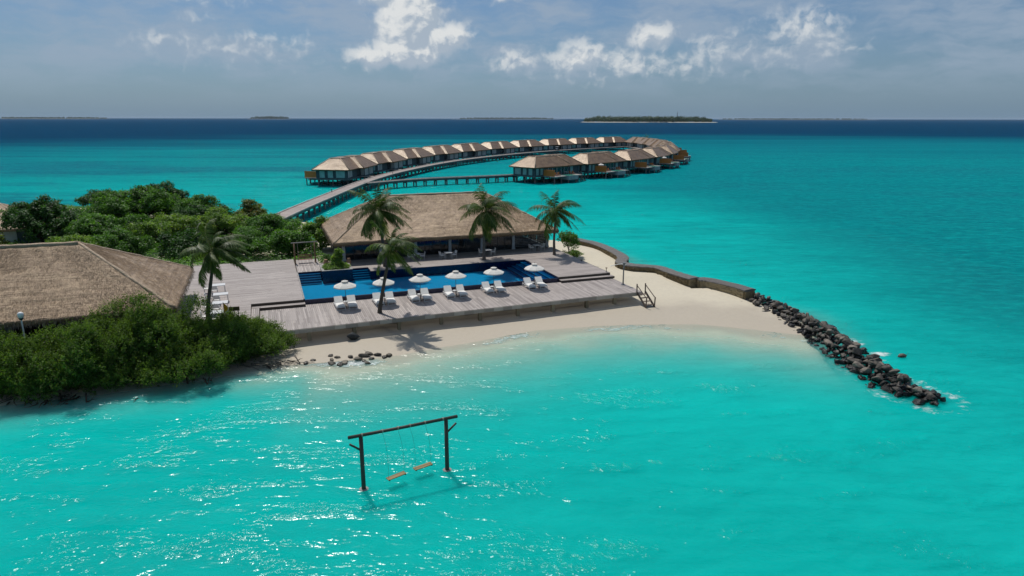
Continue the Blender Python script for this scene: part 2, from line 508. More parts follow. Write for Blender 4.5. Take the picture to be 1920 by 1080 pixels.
def mat_rock(name, dark, light, rough=0.8, spec=0.3, wetline=None):
    m, g, b, out = new_mat(name)
    tc = g.n('ShaderNodeTexCoord'); geo = g.n('ShaderNodeNewGeometry')
    oi = g.n('ShaderNodeObjectInfo')
    n = g.noise(geo.outputs['Position'], 3.5, 7, 0.7)
    n2 = g.noise(geo.outputs['Position'], 14, 4, 0.6)
    f = g.m('ADD', g.m('MULTIPLY', n, 0.7), g.m('ADD', g.m('MULTIPLY', n2, 0.25), g.m('MULTIPLY', g.m('SUBTRACT', oi.outputs['Random'], 0.5), 0.45)))
    col = g.mix(g.ramp(f, 0.25, 0.8, False), dark, light)
    if wetline is not None:
        z = g.n('ShaderNodeSeparateXYZ', i_0=geo.outputs['Position']).outputs[2]
        wt = g.ramp(g.m('ADD', z, g.m('MULTIPLY', g.m('SUBTRACT', n, 0.5), 0.5)), wetline + 0.25, wetline - 0.1)
        col = g.mix(wt, col, tuple(c * 0.25 for c in dark))
        g.set(b, 'Roughness', g.m('SUBTRACT', rough, g.m('MULTIPLY', wt, 0.45)))
    else:
        b.inputs['Roughness'].default_value = rough
    g.set(b, 'Base Color', col)
    b.inputs['Specular IOR Level'].default_value = spec
    bp = g.n('ShaderNodeBump'); bp.inputs['Distance'].default_value = 0.06
    g.set(bp, 'Height', g.m('ADD', n, g.m('MULTIPLY', n2, 0.4))); g.set(b, 'Normal', bp.outputs[0])
    return m

MT = {}
MT['sand'] = mat_sand()
MT['sea'] = mat_sea()
MT['poolwater'] = mat_poolwater()
MT['glass'] = mat_glass('glass')
MT['soil'] = mat_plain('soil', (0.10, 0.085, 0.06), 0.95, 0.1, 0.4, 1.5)
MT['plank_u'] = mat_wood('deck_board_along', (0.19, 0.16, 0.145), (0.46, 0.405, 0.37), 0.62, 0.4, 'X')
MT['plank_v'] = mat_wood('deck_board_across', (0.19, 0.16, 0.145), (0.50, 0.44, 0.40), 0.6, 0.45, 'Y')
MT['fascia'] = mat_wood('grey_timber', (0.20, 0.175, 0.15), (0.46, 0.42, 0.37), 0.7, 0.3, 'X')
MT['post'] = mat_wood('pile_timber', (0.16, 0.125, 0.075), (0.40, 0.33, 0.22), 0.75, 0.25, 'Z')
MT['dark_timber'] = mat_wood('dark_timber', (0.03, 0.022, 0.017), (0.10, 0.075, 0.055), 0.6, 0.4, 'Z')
MT['brown_timber'] = mat_wood('brown_timber', (0.10, 0.06, 0.03), (0.26, 0.165, 0.09), 0.6, 0.4, 'Z')
MT['stair_timber'] = mat_wood('stair_timber', (0.07, 0.05, 0.04), (0.21, 0.16, 0.13), 0.65, 0.3, 'Z')
MT['red_timber'] = mat_wood('red_timber', (0.16, 0.065, 0.04), (0.38, 0.19, 0.13), 0.5, 0.4, 'X')
MT['orange_timber'] = mat_wood('orange_timber', (0.42, 0.10, 0.018), (0.72, 0.24, 0.05), 0.5, 0.4, 'X')
MT['thatch'] = mat_thatch('thatch', (0.13, 0.077, 0.041), (0.50, 0.35, 0.215), 0.6, 0.42)
MT['thatch_cap'] = mat_thatch('thatch_cap', (0.17, 0.115, 0.072), (0.45, 0.34, 0.235))
MT['straw'] = mat_leaf('straw', (0.12, 0.075, 0.042), (0.42, 0.30, 0.19), 0.12, 0.6, 0.2)
MT['fringe'] = mat_leaf('eave_straw', (0.09, 0.06, 0.04), (0.30, 0.23, 0.165), 0.15, 0.5, 0.4)
MT['thatch_far'] = mat_thatch('thatch_far', (0.10, 0.055, 0.030), (0.31, 0.20, 0.115), 0.65, 0.42, sc=0.35)
MT['navy_tile'] = mat_plain('navy_tile', (0.004, 0.010, 0.045), 0.25, 0.5, 0.35, 3)
MT['blue_tile'] = mat_plain('blue_tile', (0.002, 0.115, 0.40), 0.3, 0.5, 0.18, 0.6)
MT['step_tile'] = mat_plain('step_tile', (0.02, 0.10, 0.14), 0.3, 0.5, 0.25, 2)
MT['step_edge'] = mat_plain('step_edge', (0.30, 0.42, 0.36), 0.4, 0.4, 0.2, 2)
MT['stone_cap'] = mat_plain('stone_cap', (0.27, 0.26, 0.245), 0.7, 0.3, 0.2, 3)
MT['white_metal'] = mat_plain('white_metal', (0.62, 0.62, 0.61), 0.4, 0.4, 0.05)
MT['white_fabric'] = mat_plain('white_fabric', (0.74, 0.73, 0.70), 0.9, 0.15, 0.05, 5, bump=0.004)
MT['canopy'] = None
MT['grey_metal'] = mat_plain('grey_metal', (0.17, 0.18, 0.19), 0.5, 0.5, 0.12)
MT['dark_metal'] = mat_plain('dark_metal', (0.03, 0.03, 0.03), 0.5, 0.4, 0.1)
MT['column'] = mat_plain('pale_column', (0.42, 0.45, 0.47), 0.7, 0.3, 0.18, 2.5)
MT['dark_wall'] = mat_plain('dark_wall', (0.03, 0.034, 0.036), 0.7, 0.2, 0.3)
MT['dark_frame'] = mat_plain('dark_frame', (0.022, 0.026, 0.03), 0.45, 0.4, 0.1)
MT['floor_tile'] = mat_plain('floor_tile', (0.16, 0.15, 0.14), 0.5, 0.4, 0.15)
MT['bark'] = mat_rock('palm_bark', (0.075, 0.06, 0.048), (0.24, 0.20, 0.165), 0.9, 0.2)
MT['bark_dark'] = mat_rock('bark_dark', (0.025, 0.019, 0.014), (0.10, 0.08, 0.06), 0.9, 0.2)
MT['drift'] = mat_rock('driftwood', (0.045, 0.036, 0.03), (0.24, 0.205, 0.17), 0.85, 0.25)
MT['palm_leaf'] = mat_leaf('palm_leaf', (0.012, 0.04, 0.007), (0.11, 0.17, 0.030), 0.36, 0.5, 0.25, (0.34, 0.28, 0.045))
MT['rachis'] = mat_plain('rachis', (0.22, 0.22, 0.06), 0.5, 0.4, 0.3)
MT['leaf_dark'] = mat_leaf('leaf_dark', (0.006, 0.03, 0.005), (0.065, 0.175, 0.026), 0.33, 0.55, 0.25, None)
MT['leaf_mid'] = mat_leaf('leaf_mid', (0.012, 0.054, 0.007), (0.135, 0.3, 0.036), 0.4, 0.55, 0.25, None)
MT['leaf_light'] = mat_leaf('leaf_light', (0.026, 0.082, 0.01), (0.24, 0.38, 0.06), 0.42, 0.55, 0.25, (0.36, 0.36, 0.08))
MT['leaf_red'] = mat_leaf('leaf_red', (0.04, 0.065, 0.009), (0.19, 0.25, 0.04), 0.4, 0.55, 0.25, (0.4, 0.12, 0.02))
MT['leaf_shrub'] = mat_leaf('leaf_shrub', (0.011, 0.036, 0.007), (0.17, 0.275, 0.042), 0.38, 0.6, 0.2, (0.26, 0.28, 0.05))
MT['leaf_far'] = mat_leaf('leaf_far', (0.012, 0.035, 0.009), (0.06, 0.10, 0.028), 0.2, 0.6, 0.2)
MT['boulder'] = mat_rock('boulder', (0.048, 0.042, 0.036), (0.26, 0.22, 0.175), 0.7, 0.35, 0.38)
MT['wet_rock'] = mat_rock('coral_rock', (0.05, 0.042, 0.03), (0.24, 0.20, 0.14), 0.5, 0.4, 0.02)
MT['wall_stone'] = mat_rock('wall_stone', (0.14, 0.105, 0.055), (0.44, 0.355, 0.22), 0.85, 0.2)
MT['wall_cap'] = mat_rock('wall_cap', (0.10, 0.095, 0.09), (0.25, 0.235, 0.22), 0.8, 0.25)
MT['villa_wall'] = mat_plain('villa_wall', (0.045, 0.085, 0.10), 0.7, 0.25, 0.2, 1.2)
MT['villa_panel'] = mat_plain('villa_panel', (0.44, 0.52, 0.53), 0.5, 0.4, 0.12, 1.0)
MT['villa_teal'] = mat_plain('villa_teal', (0.22, 0.42, 0.42), 0.45, 0.5, 0.12, 1.0)
MT['villa_glass'] = mat_plain('villa_glass', (0.010, 0.022, 0.030), 0.12, 0.5, 0.2, 1.0)
MT['villa_frame'] = mat_plain('villa_frame', (0.085, 0.12, 0.13), 0.65, 0.3, 0.2, 1.0)
MT['pile'] = mat_plain('pile_concrete', (0.13, 0.145, 0.14), 0.85, 0.2, 0.4, 1.0)
MT['villa_pool'] = mat_plain('villa_pool_water', (0.03, 0.33, 0.24), 0.1, 0.5, 0.15, 1.0)
MT['pool_side'] = mat_plain('villa_pool_side', (0.26, 0.33, 0.34), 0.7, 0.3, 0.2, 1.0)
MT['jetty'] = mat_wood('jetty_board', (0.17, 0.135, 0.118), (0.42, 0.35, 0.31), 0.65, 0.35, 'X')
MT['jetty_edge'] = mat_plain('jetty_kerb', (0.33, 0.31, 0.285), 0.75, 0.3, 0.2, 1.0)
MT['yellow'] = mat_plain('yellow_cloth', (0.75, 0.40, 0.02), 0.8, 0.2, 0.08)
MT['sign_board'] = mat_plain('sign_board', (0.10, 0.075, 0.03), 0.6, 0.3, 0.25)
MT['terracotta'] = mat_plain('terracotta', (0.34, 0.20, 0.13), 0.8, 0.2, 0.15)
MT['rope'] = mat_plain('rope', (0.30, 0.27, 0.22), 0.9, 0.1, 0.1)
MT['seat_wood'] = mat_wood('swing_seat_wood', (0.09, 0.058, 0.014), (0.30, 0.20, 0.05), 0.45, 0.5, 'X')
MT['pebble_white'] = mat_plain('white_paint', (0.75, 0.75, 0.74), 0.5, 0.4, 0.05)
MT['rubber'] = mat_plain('rubber', (0.02, 0.02, 0.02), 0.8, 0.2, 0.1)

def mat_canopy():
    m, g, b, out = new_mat('parasol_cloth')
    b.inputs['Base Color'].default_value = (0.80, 0.77, 0.71, 1)
    b.inputs['Roughness'].default_value = 0.9
    b.inputs['Specular IOR Level'].default_value = 0.1
    tr = g.n('ShaderNodeBsdfTranslucent'); tr.inputs[0].default_value = (0.75, 0.72, 0.64, 1)
    mx = g.n('ShaderNodeMixShader', i_0=0.18)
    g.t.links.new(b.outputs[0], mx.inputs[1]); g.t.links.new(tr.outputs[0], mx.inputs[2])
    g.t.links.new(mx.outputs[0], out.inputs[0])
    return m
MT['canopy'] = mat_canopy()

# ================================================================== SETTING: sand, sea, far islands
FRONT = np.array([(-75, 22), (-50, 31), (-40, 37.8), (-31.4, 41.0), (-27.5, 42.5), (-23.2, 44.4), (-19.6, 46.3), (-15.1, 47.5), (-12, 48.3), (-8.9, 49.3), (-6.5, 50.7),
                  (-3.0, 52.6), (1.9, 55.6), (9.1, 57.4), (16.5, 57.6), (21.5, 56.0), (25.3, 54.2)], dtype=float)
WALLP = np.array([(26.3, 58.3), (24.8, 63.2), (23.0, 66.6), (20.9, 69.0), (19.4, 69.0), (18.0, 71.8), (16.7, 74.6), (14.2, 75.6), (12.9, 77.2), (13.6, 80.2), (13.0, 85.0), (11.5, 89.8), (9.2, 93.2)], dtype=float)
BACK = np.array([tuple(W(29, 36)[:2]), tuple(W(18, 37)[:2]), tuple(W(8, 36)[:2]), (-31, 96), (-34, 112), (-43, 117), (-54, 119.5), (-67, 126), (-99, 134), (-150, 138), (-150, 10)], dtype=float)
LAND = np.vstack([FRONT, WALLP, BACK])

def seg_dist(px, py, pts, closed=False):
    d = np.full(px.shape, 1e9)
    n = len(pts)
    for i in range(n if closed else n - 1):
        a = pts[i]; b = pts[(i + 1) % n]
        ab = b - a
        t = np.clip(((px - a[0]) * ab[0] + (py - a[1]) * ab[1]) / (ab @ ab), 0, 1)
        d = np.minimum(d, np.hypot(px - a[0] - t * ab[0], py - a[1] - t * ab[1]))
    return d
def inside(px, py, poly):
    r = np.zeros(px.shape, bool)
    n = len(poly)
    for i in range(n):
        x0, y0 = poly[i]; x1, y1 = poly[(i + 1) % n]
        c = ((y0 > py) != (y1 > py)) & (px < (x1 - x0) * (py - y0) / (y1 - y0 + 1e-12) + x0)
        r ^= c
    return r
def vnoise(x, y, s, seed=0):
    r = np.random.default_rng(seed)
    tab = r.random((64, 64))
    x = x / s; y = y / s
    xi = np.floor(x).astype(int); yi = np.floor(y).astype(int)
    fx = x - xi; fy = y - yi
    fx = fx * fx * (3 - 2 * fx); fy = fy * fy * (3 - 2 * fy)
    g_ = lambda a, b: tab[a % 64, b % 64]
    return (g_(xi, yi) * (1 - fx) + g_(xi + 1, yi) * fx) * (1 - fy) + (g_(xi, yi + 1) * (1 - fx) + g_(xi + 1, yi + 1) * fx) * fy

def ground_z(px, py):
    """Height of the sand (above the water inside the shoreline, sea bed outside it)."""
    px = np.asarray(px, float); py = np.asarray(py, float)
    ins = inside(px, py, LAND)
    df = seg_dist(px, py, FRONT)
    da = seg_dist(px, py, LAND, True)
    wob = (vnoise(px, py, 3.0, 1) - 0.5) * 0.10 + (vnoise(px, py, 1.1, 2) - 0.5) * 0.03
    land = np.minimum(0.030 * df + 0.0018 * df * df, 0.9) + wob * np.clip(df / 4, 0, 1)
    sea = -(0.030 * da + 0.0065 * da * da) + wob * np.clip(da / 3, 0, 1) * 1.5
    steep = 1 + 3.2 * np.clip((-13.5 - px) / 5, 0, 1) + 5 * np.clip((px - 24.3) / 2.5, 0, 1) + 4 * np.clip((py - 62) / 3, 0, 1)
    sea = sea * steep
    return np.where(ins, land, np.maximum(sea, -2.6))

def grid(x0, x1, y0, y1, step):
    nx = int(round((x1 - x0) / step)) + 1; ny = int(round((y1 - y0) / step)) + 1
    gx, gy = np.meshgrid(np.linspace(x0, x1, nx), np.linspace(y0, y1, ny))
    idx = np.arange(nx * ny).reshape(ny, nx)
    f = np.stack([idx[:-1, :-1].ravel(), idx[:-1, 1:].ravel(), idx[1:, 1:].ravel(), idx[1:, :-1].ravel()], 1)
    return gx.ravel(), gy.ravel(), f

gx, gy, gf = grid(-100, 52, 14, 150, 0.5)
gz = ground_z(gx, gy)
wet = np.where(gz < 0, np.clip(1 + gz / 0.12, 0.25, 1), np.clip((0.50 - gz) / 0.45, 0, 1))
sand = np_mesh('sand', np.stack([gx, gy, gz], 1), gf, MT['sand'], smooth=True, attrs={'wet': wet}, kind='structure')

BW = np.array([(24.4, 66.0), (25.4, 62.2), (26.2, 58.6), (26.7, 54.9), (26.6, 51.0), (26.4, 47.4), (26.5, 44.6), (26.9, 42.0), (27.9, 40.6)], dtype=float)
SWL, SWR = (-7.40, 29.9), (-3.40, 31.8)
sx, sy, sf = grid(-60, 60, 12, 112, 0.4)
sz = ground_z(sx, sy)
depth = np.clip(-sz, 0, None)
opac = 1 - np.exp(-np.clip(depth, 0, 9) * 2.1)
dbw = seg_dist(sx, sy, BW[2:])
dfr = seg_dist(sx, sy, FRONT)
foam = np.exp(-((dbw - 1.9) / 1.0) ** 2) * (0.08 + 0.8 * vnoise(sx, sy, 2.2, 5))
foam += 0.22 * np.exp(-(np.hypot(sx - 28.8, sy - 40.1) / 1.5) ** 2)
foam += np.exp(-((depth - 0.03) / 0.05) ** 2) * (sz < 0.03) * (0.1 + 0.85 * vnoise(sx, sy, 4.0, 6)) * (dfr < 12) * (sx < 23.4)
foam += 0.7 * np.exp(-(np.hypot((sx + 12.3) / 3.4, (sy - 47.7) / .9)) ** 2)
for cx_, cy_ in (SWL, SWR):
    foam += 0.75 * np.exp(-(np.hypot(sx - cx_, sy - cy_ + .1) / 0.42) ** 2)
foam += 0.9 * np.exp(-(np.hypot((sx - 29.3) / 0.9, (sy - 49.9) / .5)) ** 2)
foam = np.clip(foam, 0, 1.2)
NV = len(sx)
BIG = 42000.0
ov = [(-60, 12), (60, 12), (60, 112), (-60, 112), (-BIG, -BIG), (BIG, -BIG), (BIG, BIG), (-BIG, BIG)]
sv = np.vstack([np.stack([sx, sy, np.zeros(NV)], 1), np.array([(a, b, 0.0) for a, b in ov])])
sfa = np.vstack([sf, np.array([(0, 1, 5, 4), (1, 2, 6, 5), (2, 3, 7, 6), (3, 0, 4, 7)]) + NV])
sea = np_mesh('sea', sv, sfa, MT['sea'], attrs={'opacity': np.concatenate([opac, np.ones(8)]), 'foam': np.concatenate([foam, np.zeros(8)])}, kind='structure')

# ------------------------------------------------------------------ foliage helpers
def leaf_quads(cen, dirs, nor, ln, wd, droop=0.15):
    """Diamond leaves: base, left, tip, right."""
    dirs = dirs / (np.linalg.norm(dirs, axis=1, keepdims=True) + 1e-9)
    side = np.cross(dirs, nor); side /= (np.linalg.norm(side, axis=1, keepdims=True) + 1e-9)
    ln = ln[:, None]; wd = wd[:, None]
    mid = cen + dirs * ln * 0.5
    tip = cen + dirs * ln; tip[:, 2] -= (ln * droop)[:, 0]
    v = np.stack([cen, mid - side * wd * 0.5, tip, mid + side * wd * 0.5], 1).reshape(-1, 3)
    f = np.arange(len(cen) * 4).reshape(-1, 4)
    return v, f

def unit(n):
    d = rng.normal(size=(n, 3)); return d / np.linalg.norm(d, axis=1, keepdims=True)

def crown_points(lobes, n_clump, per, rc):
    """Leaf positions gathered in clumps on the outside of overlapping lobes."""
    vol = np.array([l[3] * l[4] + l[4] * l[5] + l[3] * l[5] for l in lobes]); pick = rng.choice(len(lobes), n_clump, p=vol / vol.sum())
    L = np.array(lobes)[pick]
    d = unit(n_clump)
    d[:, 2] = np.where(d[:, 2] < -0.35, -d[:, 2], d[:, 2])
    rad = rng.uniform(0.62, 1.05, (n_clump, 1))
    cc = L[:, :3] + d * L[:, 3:6] * rad
    ctone = rng.random(n_clump)
    k = np.repeat(np.arange(n_clump), per)
    o = unit(len(k)) * rng.random((len(k), 1)) ** 0.5 * rc
    o[:, 2] *= 0.7
    return cc[k] + o, d[k], o / rc, ctone[k]

def crown_mesh(name, lobes, mat, parent, n_clump, per, rc, leaf, asp=0.55, dark=0.0):
    p, d, o, ct = crown_points(lobes, n_clump, per, rc)
    n = len(p)
    nor = d * 0.5 + o * 0.5 + rng.normal(size=(n, 3)) * 0.35 + np.array([0, 0, 0.55])
    dr = np.cross(nor, unit(n)) + d * 0.5 + np.array([0.25, 0, -0.05])
    ln = leaf * rng.uniform(0.7, 1.3, n)
    v, f = leaf_quads(p, dr, nor, ln, ln * asp)
    tone = np.clip(0.62 * ct ** 1.3 + 0.42 * rng.random(n) - dark, 0, 1)
    return np_mesh(name, v, f, mat, parent, attrs={'tone': np.repeat(tone, 4)})

def sprig_mesh(name, lobes, mat, parent, n_sprig, per, sl, leaf, wind=(0.25, -0.05, 0)):
    """Feathery shoots: narrow leaves set along short upright twigs."""
    vol = np.array([l[3] * l[4] + l[4] * l[5] + l[3] * l[5] for l in lobes]); pick = rng.choice(len(lobes), n_sprig, p=vol / vol.sum())
    L = np.array(lobes)[pick]
    d = unit(n_sprig); d[:, 2] = np.where(d[:, 2] < -0.4, -d[:, 2], d[:, 2])
    base = L[:, :3] + d * L[:, 3:6] * rng.uniform(0.72, 1.0, (n_sprig, 1))
    tw = d * 0.6 + np.array([0, 0, 0.75]) + rng.normal(size=(n_sprig, 3)) * 0.3 + np.array(wind)
    tw /= np.linalg.norm(tw, axis=1, keepdims=True)
    ct = rng.random(n_sprig)
    k = np.repeat(np.arange(n_sprig), per)
    s = np.tile(np.linspace(0.1, 1, per), n_sprig)
    slen = sl * rng.uniform(0.6, 1.35, n_sprig)
    p = base[k] + tw[k] * (s * slen[k])[:, None] + rng.normal(size=(len(k), 3)) * 0.05
    r = unit(len(k))
    dr = tw[k] * 0.7 + r * 0.8
    nor = unit(len(k)) * 0.7 + np.array([0, 0, 0.6]) + d[k] * 0.3
    ln = leaf * rng.uniform(0.7, 1.3, len(k)) * (1.1 - 0.45 * s)
    v, f = leaf_quads(p, dr, nor, ln, ln * 0.34)
    tone = np.clip(0.46 * ct[k] ** 1.4 + 0.30 * s + 0.32 * rng.random(len(k)) - 0.06, 0, 1)
    return np_mesh(name, v, f, mat, parent, attrs={'tone': np.repeat(tone, 4)})

def limbs(mb, base, tips, r0, rise=0.35):
    """A short tapered trunk that forks to the lobes of the crown."""
    base = Vector(base)
    ctr = sum((Vector(t) for t in tips), Vector()) / len(tips)
    fork = base.lerp(ctr, rise); fork.x += random.uniform(-.2, .2)
    mb.tube([base - Vector((0, 0, .3)), base.lerp(fork, .5) + Vector((random.uniform(-.12, .12), random.uniform(-.12, .12), 0)), fork], [r0 * 1.25, r0, r0 * .8], 7)
    for t in tips:
        t = Vector(t)
        m = fork.lerp(t, .5) + Vector((random.uniform(-.3, .3), random.uniform(-.3, .3), random.uniform(0, .3)))
        mb.tube([fork, m, t], [r0 * .6, r0 * .4, r0 * .16], 5)
        for _ in range(2):
            e = t + Vector((random.uniform(-1, 1), random.uniform(-1, 1), random.uniform(0, .8)))
            mb.tube([m.lerp(t, .6), e], [r0 * .22, r0 * .06], 4)

def tree(name, label, cat, base, lobes, mat, n_clump, per, rc, leaf, asp=0.55, bark='bark_dark', group=None, r0=0.16, feather=False, dark=0.0):
    """base: ground point; lobes are offsets from the base (x, y, z, rx, ry, rz)."""
    t = thing(name, label, cat, base, 0, group)
    mb = MB(); limbs(mb, (0, 0, 0), [(l[0], l[1], l[2]) for l in lobes], r0)
    mb.build('trunk', MT[bark], t, True)
    if feather:
        sprig_mesh('crown', lobes, MT[mat], t, n_clump, per, rc, leaf)
    else:
        crown_mesh('crown', lobes, MT[mat], t, n_clump, per, rc, leaf, asp, dark)
    return t

# ------------------------------------------------------------------ far islands on the horizon
def far_island(name, x0, x1, y, h, seed, n, label, beach=True, leaf=6.0):
    r = np.random.default_rng(seed)
    cx = (x0 + x1) / 2; L = (x1 - x0) / 2; D = max(60, L * 0.5)
    k = 40
    a = np.linspace(0, 2 * np.pi, k, endpoint=False)
    wob = 1 + 0.08 * np.sin(3 * a + seed) + 0.05 * np.sin(5 * a)
    ring0 = np.stack([cx + np.cos(a) * L * wob * 1.02, y + np.sin(a) * D * wob, np.full(k, -0.5)], 1)
    ring1 = np.stack([cx + np.cos(a) * L * wob * 0.97, y + np.sin(a) * D * wob * 0.93, np.full(k, 1.6)], 1)
    ring2 = np.stack([cx + np.cos(a) * L * wob * 0.5, y + np.sin(a) * D * wob * 0.5, np.full(k, 2.2)], 1)
    v = np.vstack([ring0, ring1, ring2]); f = []
    for j in range(2):
        for i in range(k):
            f.append((j * k + i, j * k + (i + 1) % k, (j + 1) * k + (i + 1) % k, (j + 1) * k + i))
    f = np.array(f)
    isl = np_mesh(name, v, f, MT['sand'], attrs={'wet': np.zeros(len(v))}, kind='structure')
    # wood: clumps of leaves on crowns of different height
    m = int(n / 30)
    q = r.random((m, 2)) * 2 - 1
    q = q[(q ** 2).sum(1) < 0.92]
    m = len(q)
    edge = 1 - (q ** 2).sum(1)
    hh = h * (0.55 + 0.4 * r.random(m)) * np.clip(edge * 2.2 + 0.35, 0, 1) + h * 0.35 * vnoise(q[:, 0] * 20, q[:, 1] * 20, 3, seed)
    cen = np.stack([cx + q[:, 0] * L * 0.97, y + q[:, 1] * D * 0.9, hh], 1)
    kk = np.repeat(np.arange(m), 30)
    d = r.normal(size=(len(kk), 3)); d /= np.linalg.norm(d, axis=1, keepdims=True)
    rad = np.stack([hh * 0.42 + 1, hh * 0.42 + 1, hh * 0.5], 1)
    p = cen[kk] + d * rad[kk] * r.uniform(0.5, 1, (len(kk), 1)); p[:, 2] = np.clip(p[:, 2] - hh[kk] * 0.25, 1.8, None)
    nor = d + np.array([0, 0, 0.6]); dr = np.cross(nor, r.normal(size=nor.shape))
    ln = leaf * r.uniform(0.6, 1.3, len(kk))
    v, f = leaf_quads(p, dr, nor, ln, ln * 0.7)
    tone = np.clip(0.6 * r.random(m)[kk] + 0.4 * r.random(len(kk)), 0, 1)
    w = np_mesh(name.replace('island', 'wood'), v, f, MT['leaf_far'], kind='stuff', attrs={'tone': np.repeat(tone, 4)})
    return tag(w, label, 'woodland')
far_island('wooded_island', 345, 1040, 3500, 24, 3, 30000, 'dense low green wood covering the sandy island by the radio mast')
far_island('distant_island', -9800, -7300, 12500, 26, 4, 9000, 'long thin strip of trees far out on the horizon', leaf=16)
far_island('distant_island', -4700, -3950, 12300, 42, 5, 6000, 'small humped wooded islet far out on the horizon', leaf=14)
far_island('distant_island', -1300, 1050, 15500, 32, 6, 9000, 'faint low wooded strip on the horizon beside the sandy island', leaf=18)
far_island('distant_island', 4300, 7600, 14500, 22, 8, 9000, 'faintest low strip of trees on the horizon past the sandy island', leaf=18)

t = thing('radio_mast', 'tall thin lattice radio mast rising from the wooded island', 'mast', (840, 3500, 1.5))
mb = MB()
for sx_, sy_ in ((-1, -1), (1, -1), (1, 1), (-1, 1)):
    mb.tube([(sx_ * 2.2, sy_ * 2.2, 0), (sx_ * .7, sy_ * .7, 44)], 0.45, 4)
for k in range(10):
    z0, z1 = k * 4.4, k * 4.4 + 4.4
    s0, s1 = 2.2 - 1.5 * z0 / 44, 2.2 - 1.5 * z1 / 44
    mb.tube([(-s0, -s0, z0), (s1, -s1, z1)], 0.25, 4); mb.tube([(s0, -s0, z0), (-s1, -s1, z1)], 0.25, 4)
mb.build('lattice', MT['grey_metal'], t)
mb = MB(); mb.tube([(0, 0, 43), (0, 0, 54)], 0.4, 5); mb.build('antenna', MT['terracotta'], t)
mb = MB(); mb.tube([(0.8, -1.2, 38), (0.8, -1.9, 38)], [1.2, 1.4], 8); mb.build('dish_antenna', MT['pebble_white'], t)

# ================================================================== DECKS AND POOL
def planks_u(mb, u0, u1, v0, v1, z, w=0.145, gap=0.014, th=0.035, lmin=2.6, lmax=4.8):
    """Boards that run along u."""
    v = v0
    while v < v1 - 0.03:
        ww = min(w, v1 - v)
        u = u0 - random.uniform(0, lmax * .8)
        while u < u1:
            L = random.uniform(lmin, lmax)
            a, b = max(u, u0), min(u + L, u1)
            if b - a > 0.05:
                mb.b2(a, b - 0.006, v, v + ww, z - th, z + random.uniform(-.0025, .0025), random.betavariate(2.2, 2.2))
            u += L
        v += w + gap
def planks_v(mb, u0, u1, vf, v1, z, w=0.145, gap=0.018, th=0.035, lmin=2.6, lmax=4.8):
    """Boards that run along v; vf(u) is the front edge."""
    u = u0
    while u < u1 - 0.03:
        ww = min(w, u1 - u)
        v0 = vf(u)
        v = v0 - random.uniform(0, lmax * .8)
        while v < v1:
            L = random.uniform(lmin, lmax)
            a, b = max(v, v0), min(v + L, v1)
            if b - a > 0.05:
                mb.b2(u, u + ww, a, b - 0.006, z - th, z + random.uniform(-.0025, .0025), random.betavariate(2.2, 2.2))
            v += L
        u += w + gap

U0 = -4.6                       # left end of the sunken sun deck
UE = 31.6                       # right end of the decks
def vfront(u):
    return -7.55 + 0.037 * u if u < 26 else -6.588

# --- sun deck
t = thing('sun_deck', 'grey weathered timber sun deck on posts along the front of the pool', 'deck', W(0, 0, 0), RZ)
mb = MB(); planks_v(mb, U0 + .7, UE, vfront, -0.02, ZL)
mb.build('board_surface', MT['plank_v'], t, kind='stuff')
u = U0 + .7
while u < UE - .2:
    L = min(random.uniform(0.85, 1.05), UE - u)
    mb = MB(); mb.box((u + L / 2, vfront(u + L / 2) - 0.05, ZL - 0.195), (L - 0.015, 0.05, 0.32), math.atan(0.037) if u < 25.5 else 0, random.random())
    mb.build('fascia_board', MT['fascia'], t)
    u += L
mb = MB(); v = -6.4
while v < 0:
    mb.b2(UE + 0.02, UE + 0.07, v, min(v + 1.6, -.05) - .02, ZL - 0.42, ZL - 0.03, random.random()); v += 1.6
mb.build('end_fascia', MT['fascia'], t)
for i, pu in enumerate([-3.4, -0.2, 3.5, 7.33, 11.13, 14.77, 18.5, 22.1, 25.75, 28.8]):
    for row, off in enumerate((0.55, 3.4)):
        pv = vfront(pu) + off
        p = W(pu, pv)
        zb = float(ground_z(p.x, p.y)) - 0.4
        mb = MB(); mb.b2(pu - .15, pu + .15, pv - .15, pv + .15, zb, ZL - 0.26, random.random())
        mb.build('post', MT['post'], t)
for off in (0.55, 2.0, 3.4, 5.2):
    mb = MB()
    for k in range(12):
        a, b = U0 + .8 + k * 2.95, U0 + .8 + (k + 1) * 2.95
        mb.bar((a, vfront(a) + off, ZL - 0.14), (min(b, UE - .05), vfront(min(b, UE)) + off, ZL - 0.14), 0.09, 0.2, random.random())
    mb.build('bearer_beam', MT['post'], t)

# --- steps between the decks
t = thing('timber_step', 'single timber step down from the left terrace to the sun deck', 'step', W(U0, 0, 0), RZ)
mb = MB(); planks_u(mb, 0, 4.58, -.75, -.05, ZL + .235)
mb.build('tread', MT['plank_u'], t)
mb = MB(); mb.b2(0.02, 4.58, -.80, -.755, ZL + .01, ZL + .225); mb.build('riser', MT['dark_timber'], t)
mb = MB(); planks_v(mb, 0.0, .62, lambda u_: vfront(U0 + u_), -.82, ZL + .235)
mb.build('side_tread', MT['plank_v'], t)
mb = MB(); mb.b2(0.64, .67, -7.4, -.82, ZL + .01, ZL + .22); mb.build('side_riser', MT['dark_timber'], t)
t = thing('timber_step', 'long timber step beside the steps end of the pool, down to the sun deck', 'step', W(25.5, 0, 0), RZ)
mb = MB(); planks_u(mb, 0.05, 6.3, -.52, .16, ZL + .235)
mb.build('tread', MT['plank_u'], t)
mb = MB(); mb.b2(0.05, 6.3, -.57, -.525, ZL + .01, ZL + .225); mb.build('riser', MT['dark_timber'], t)

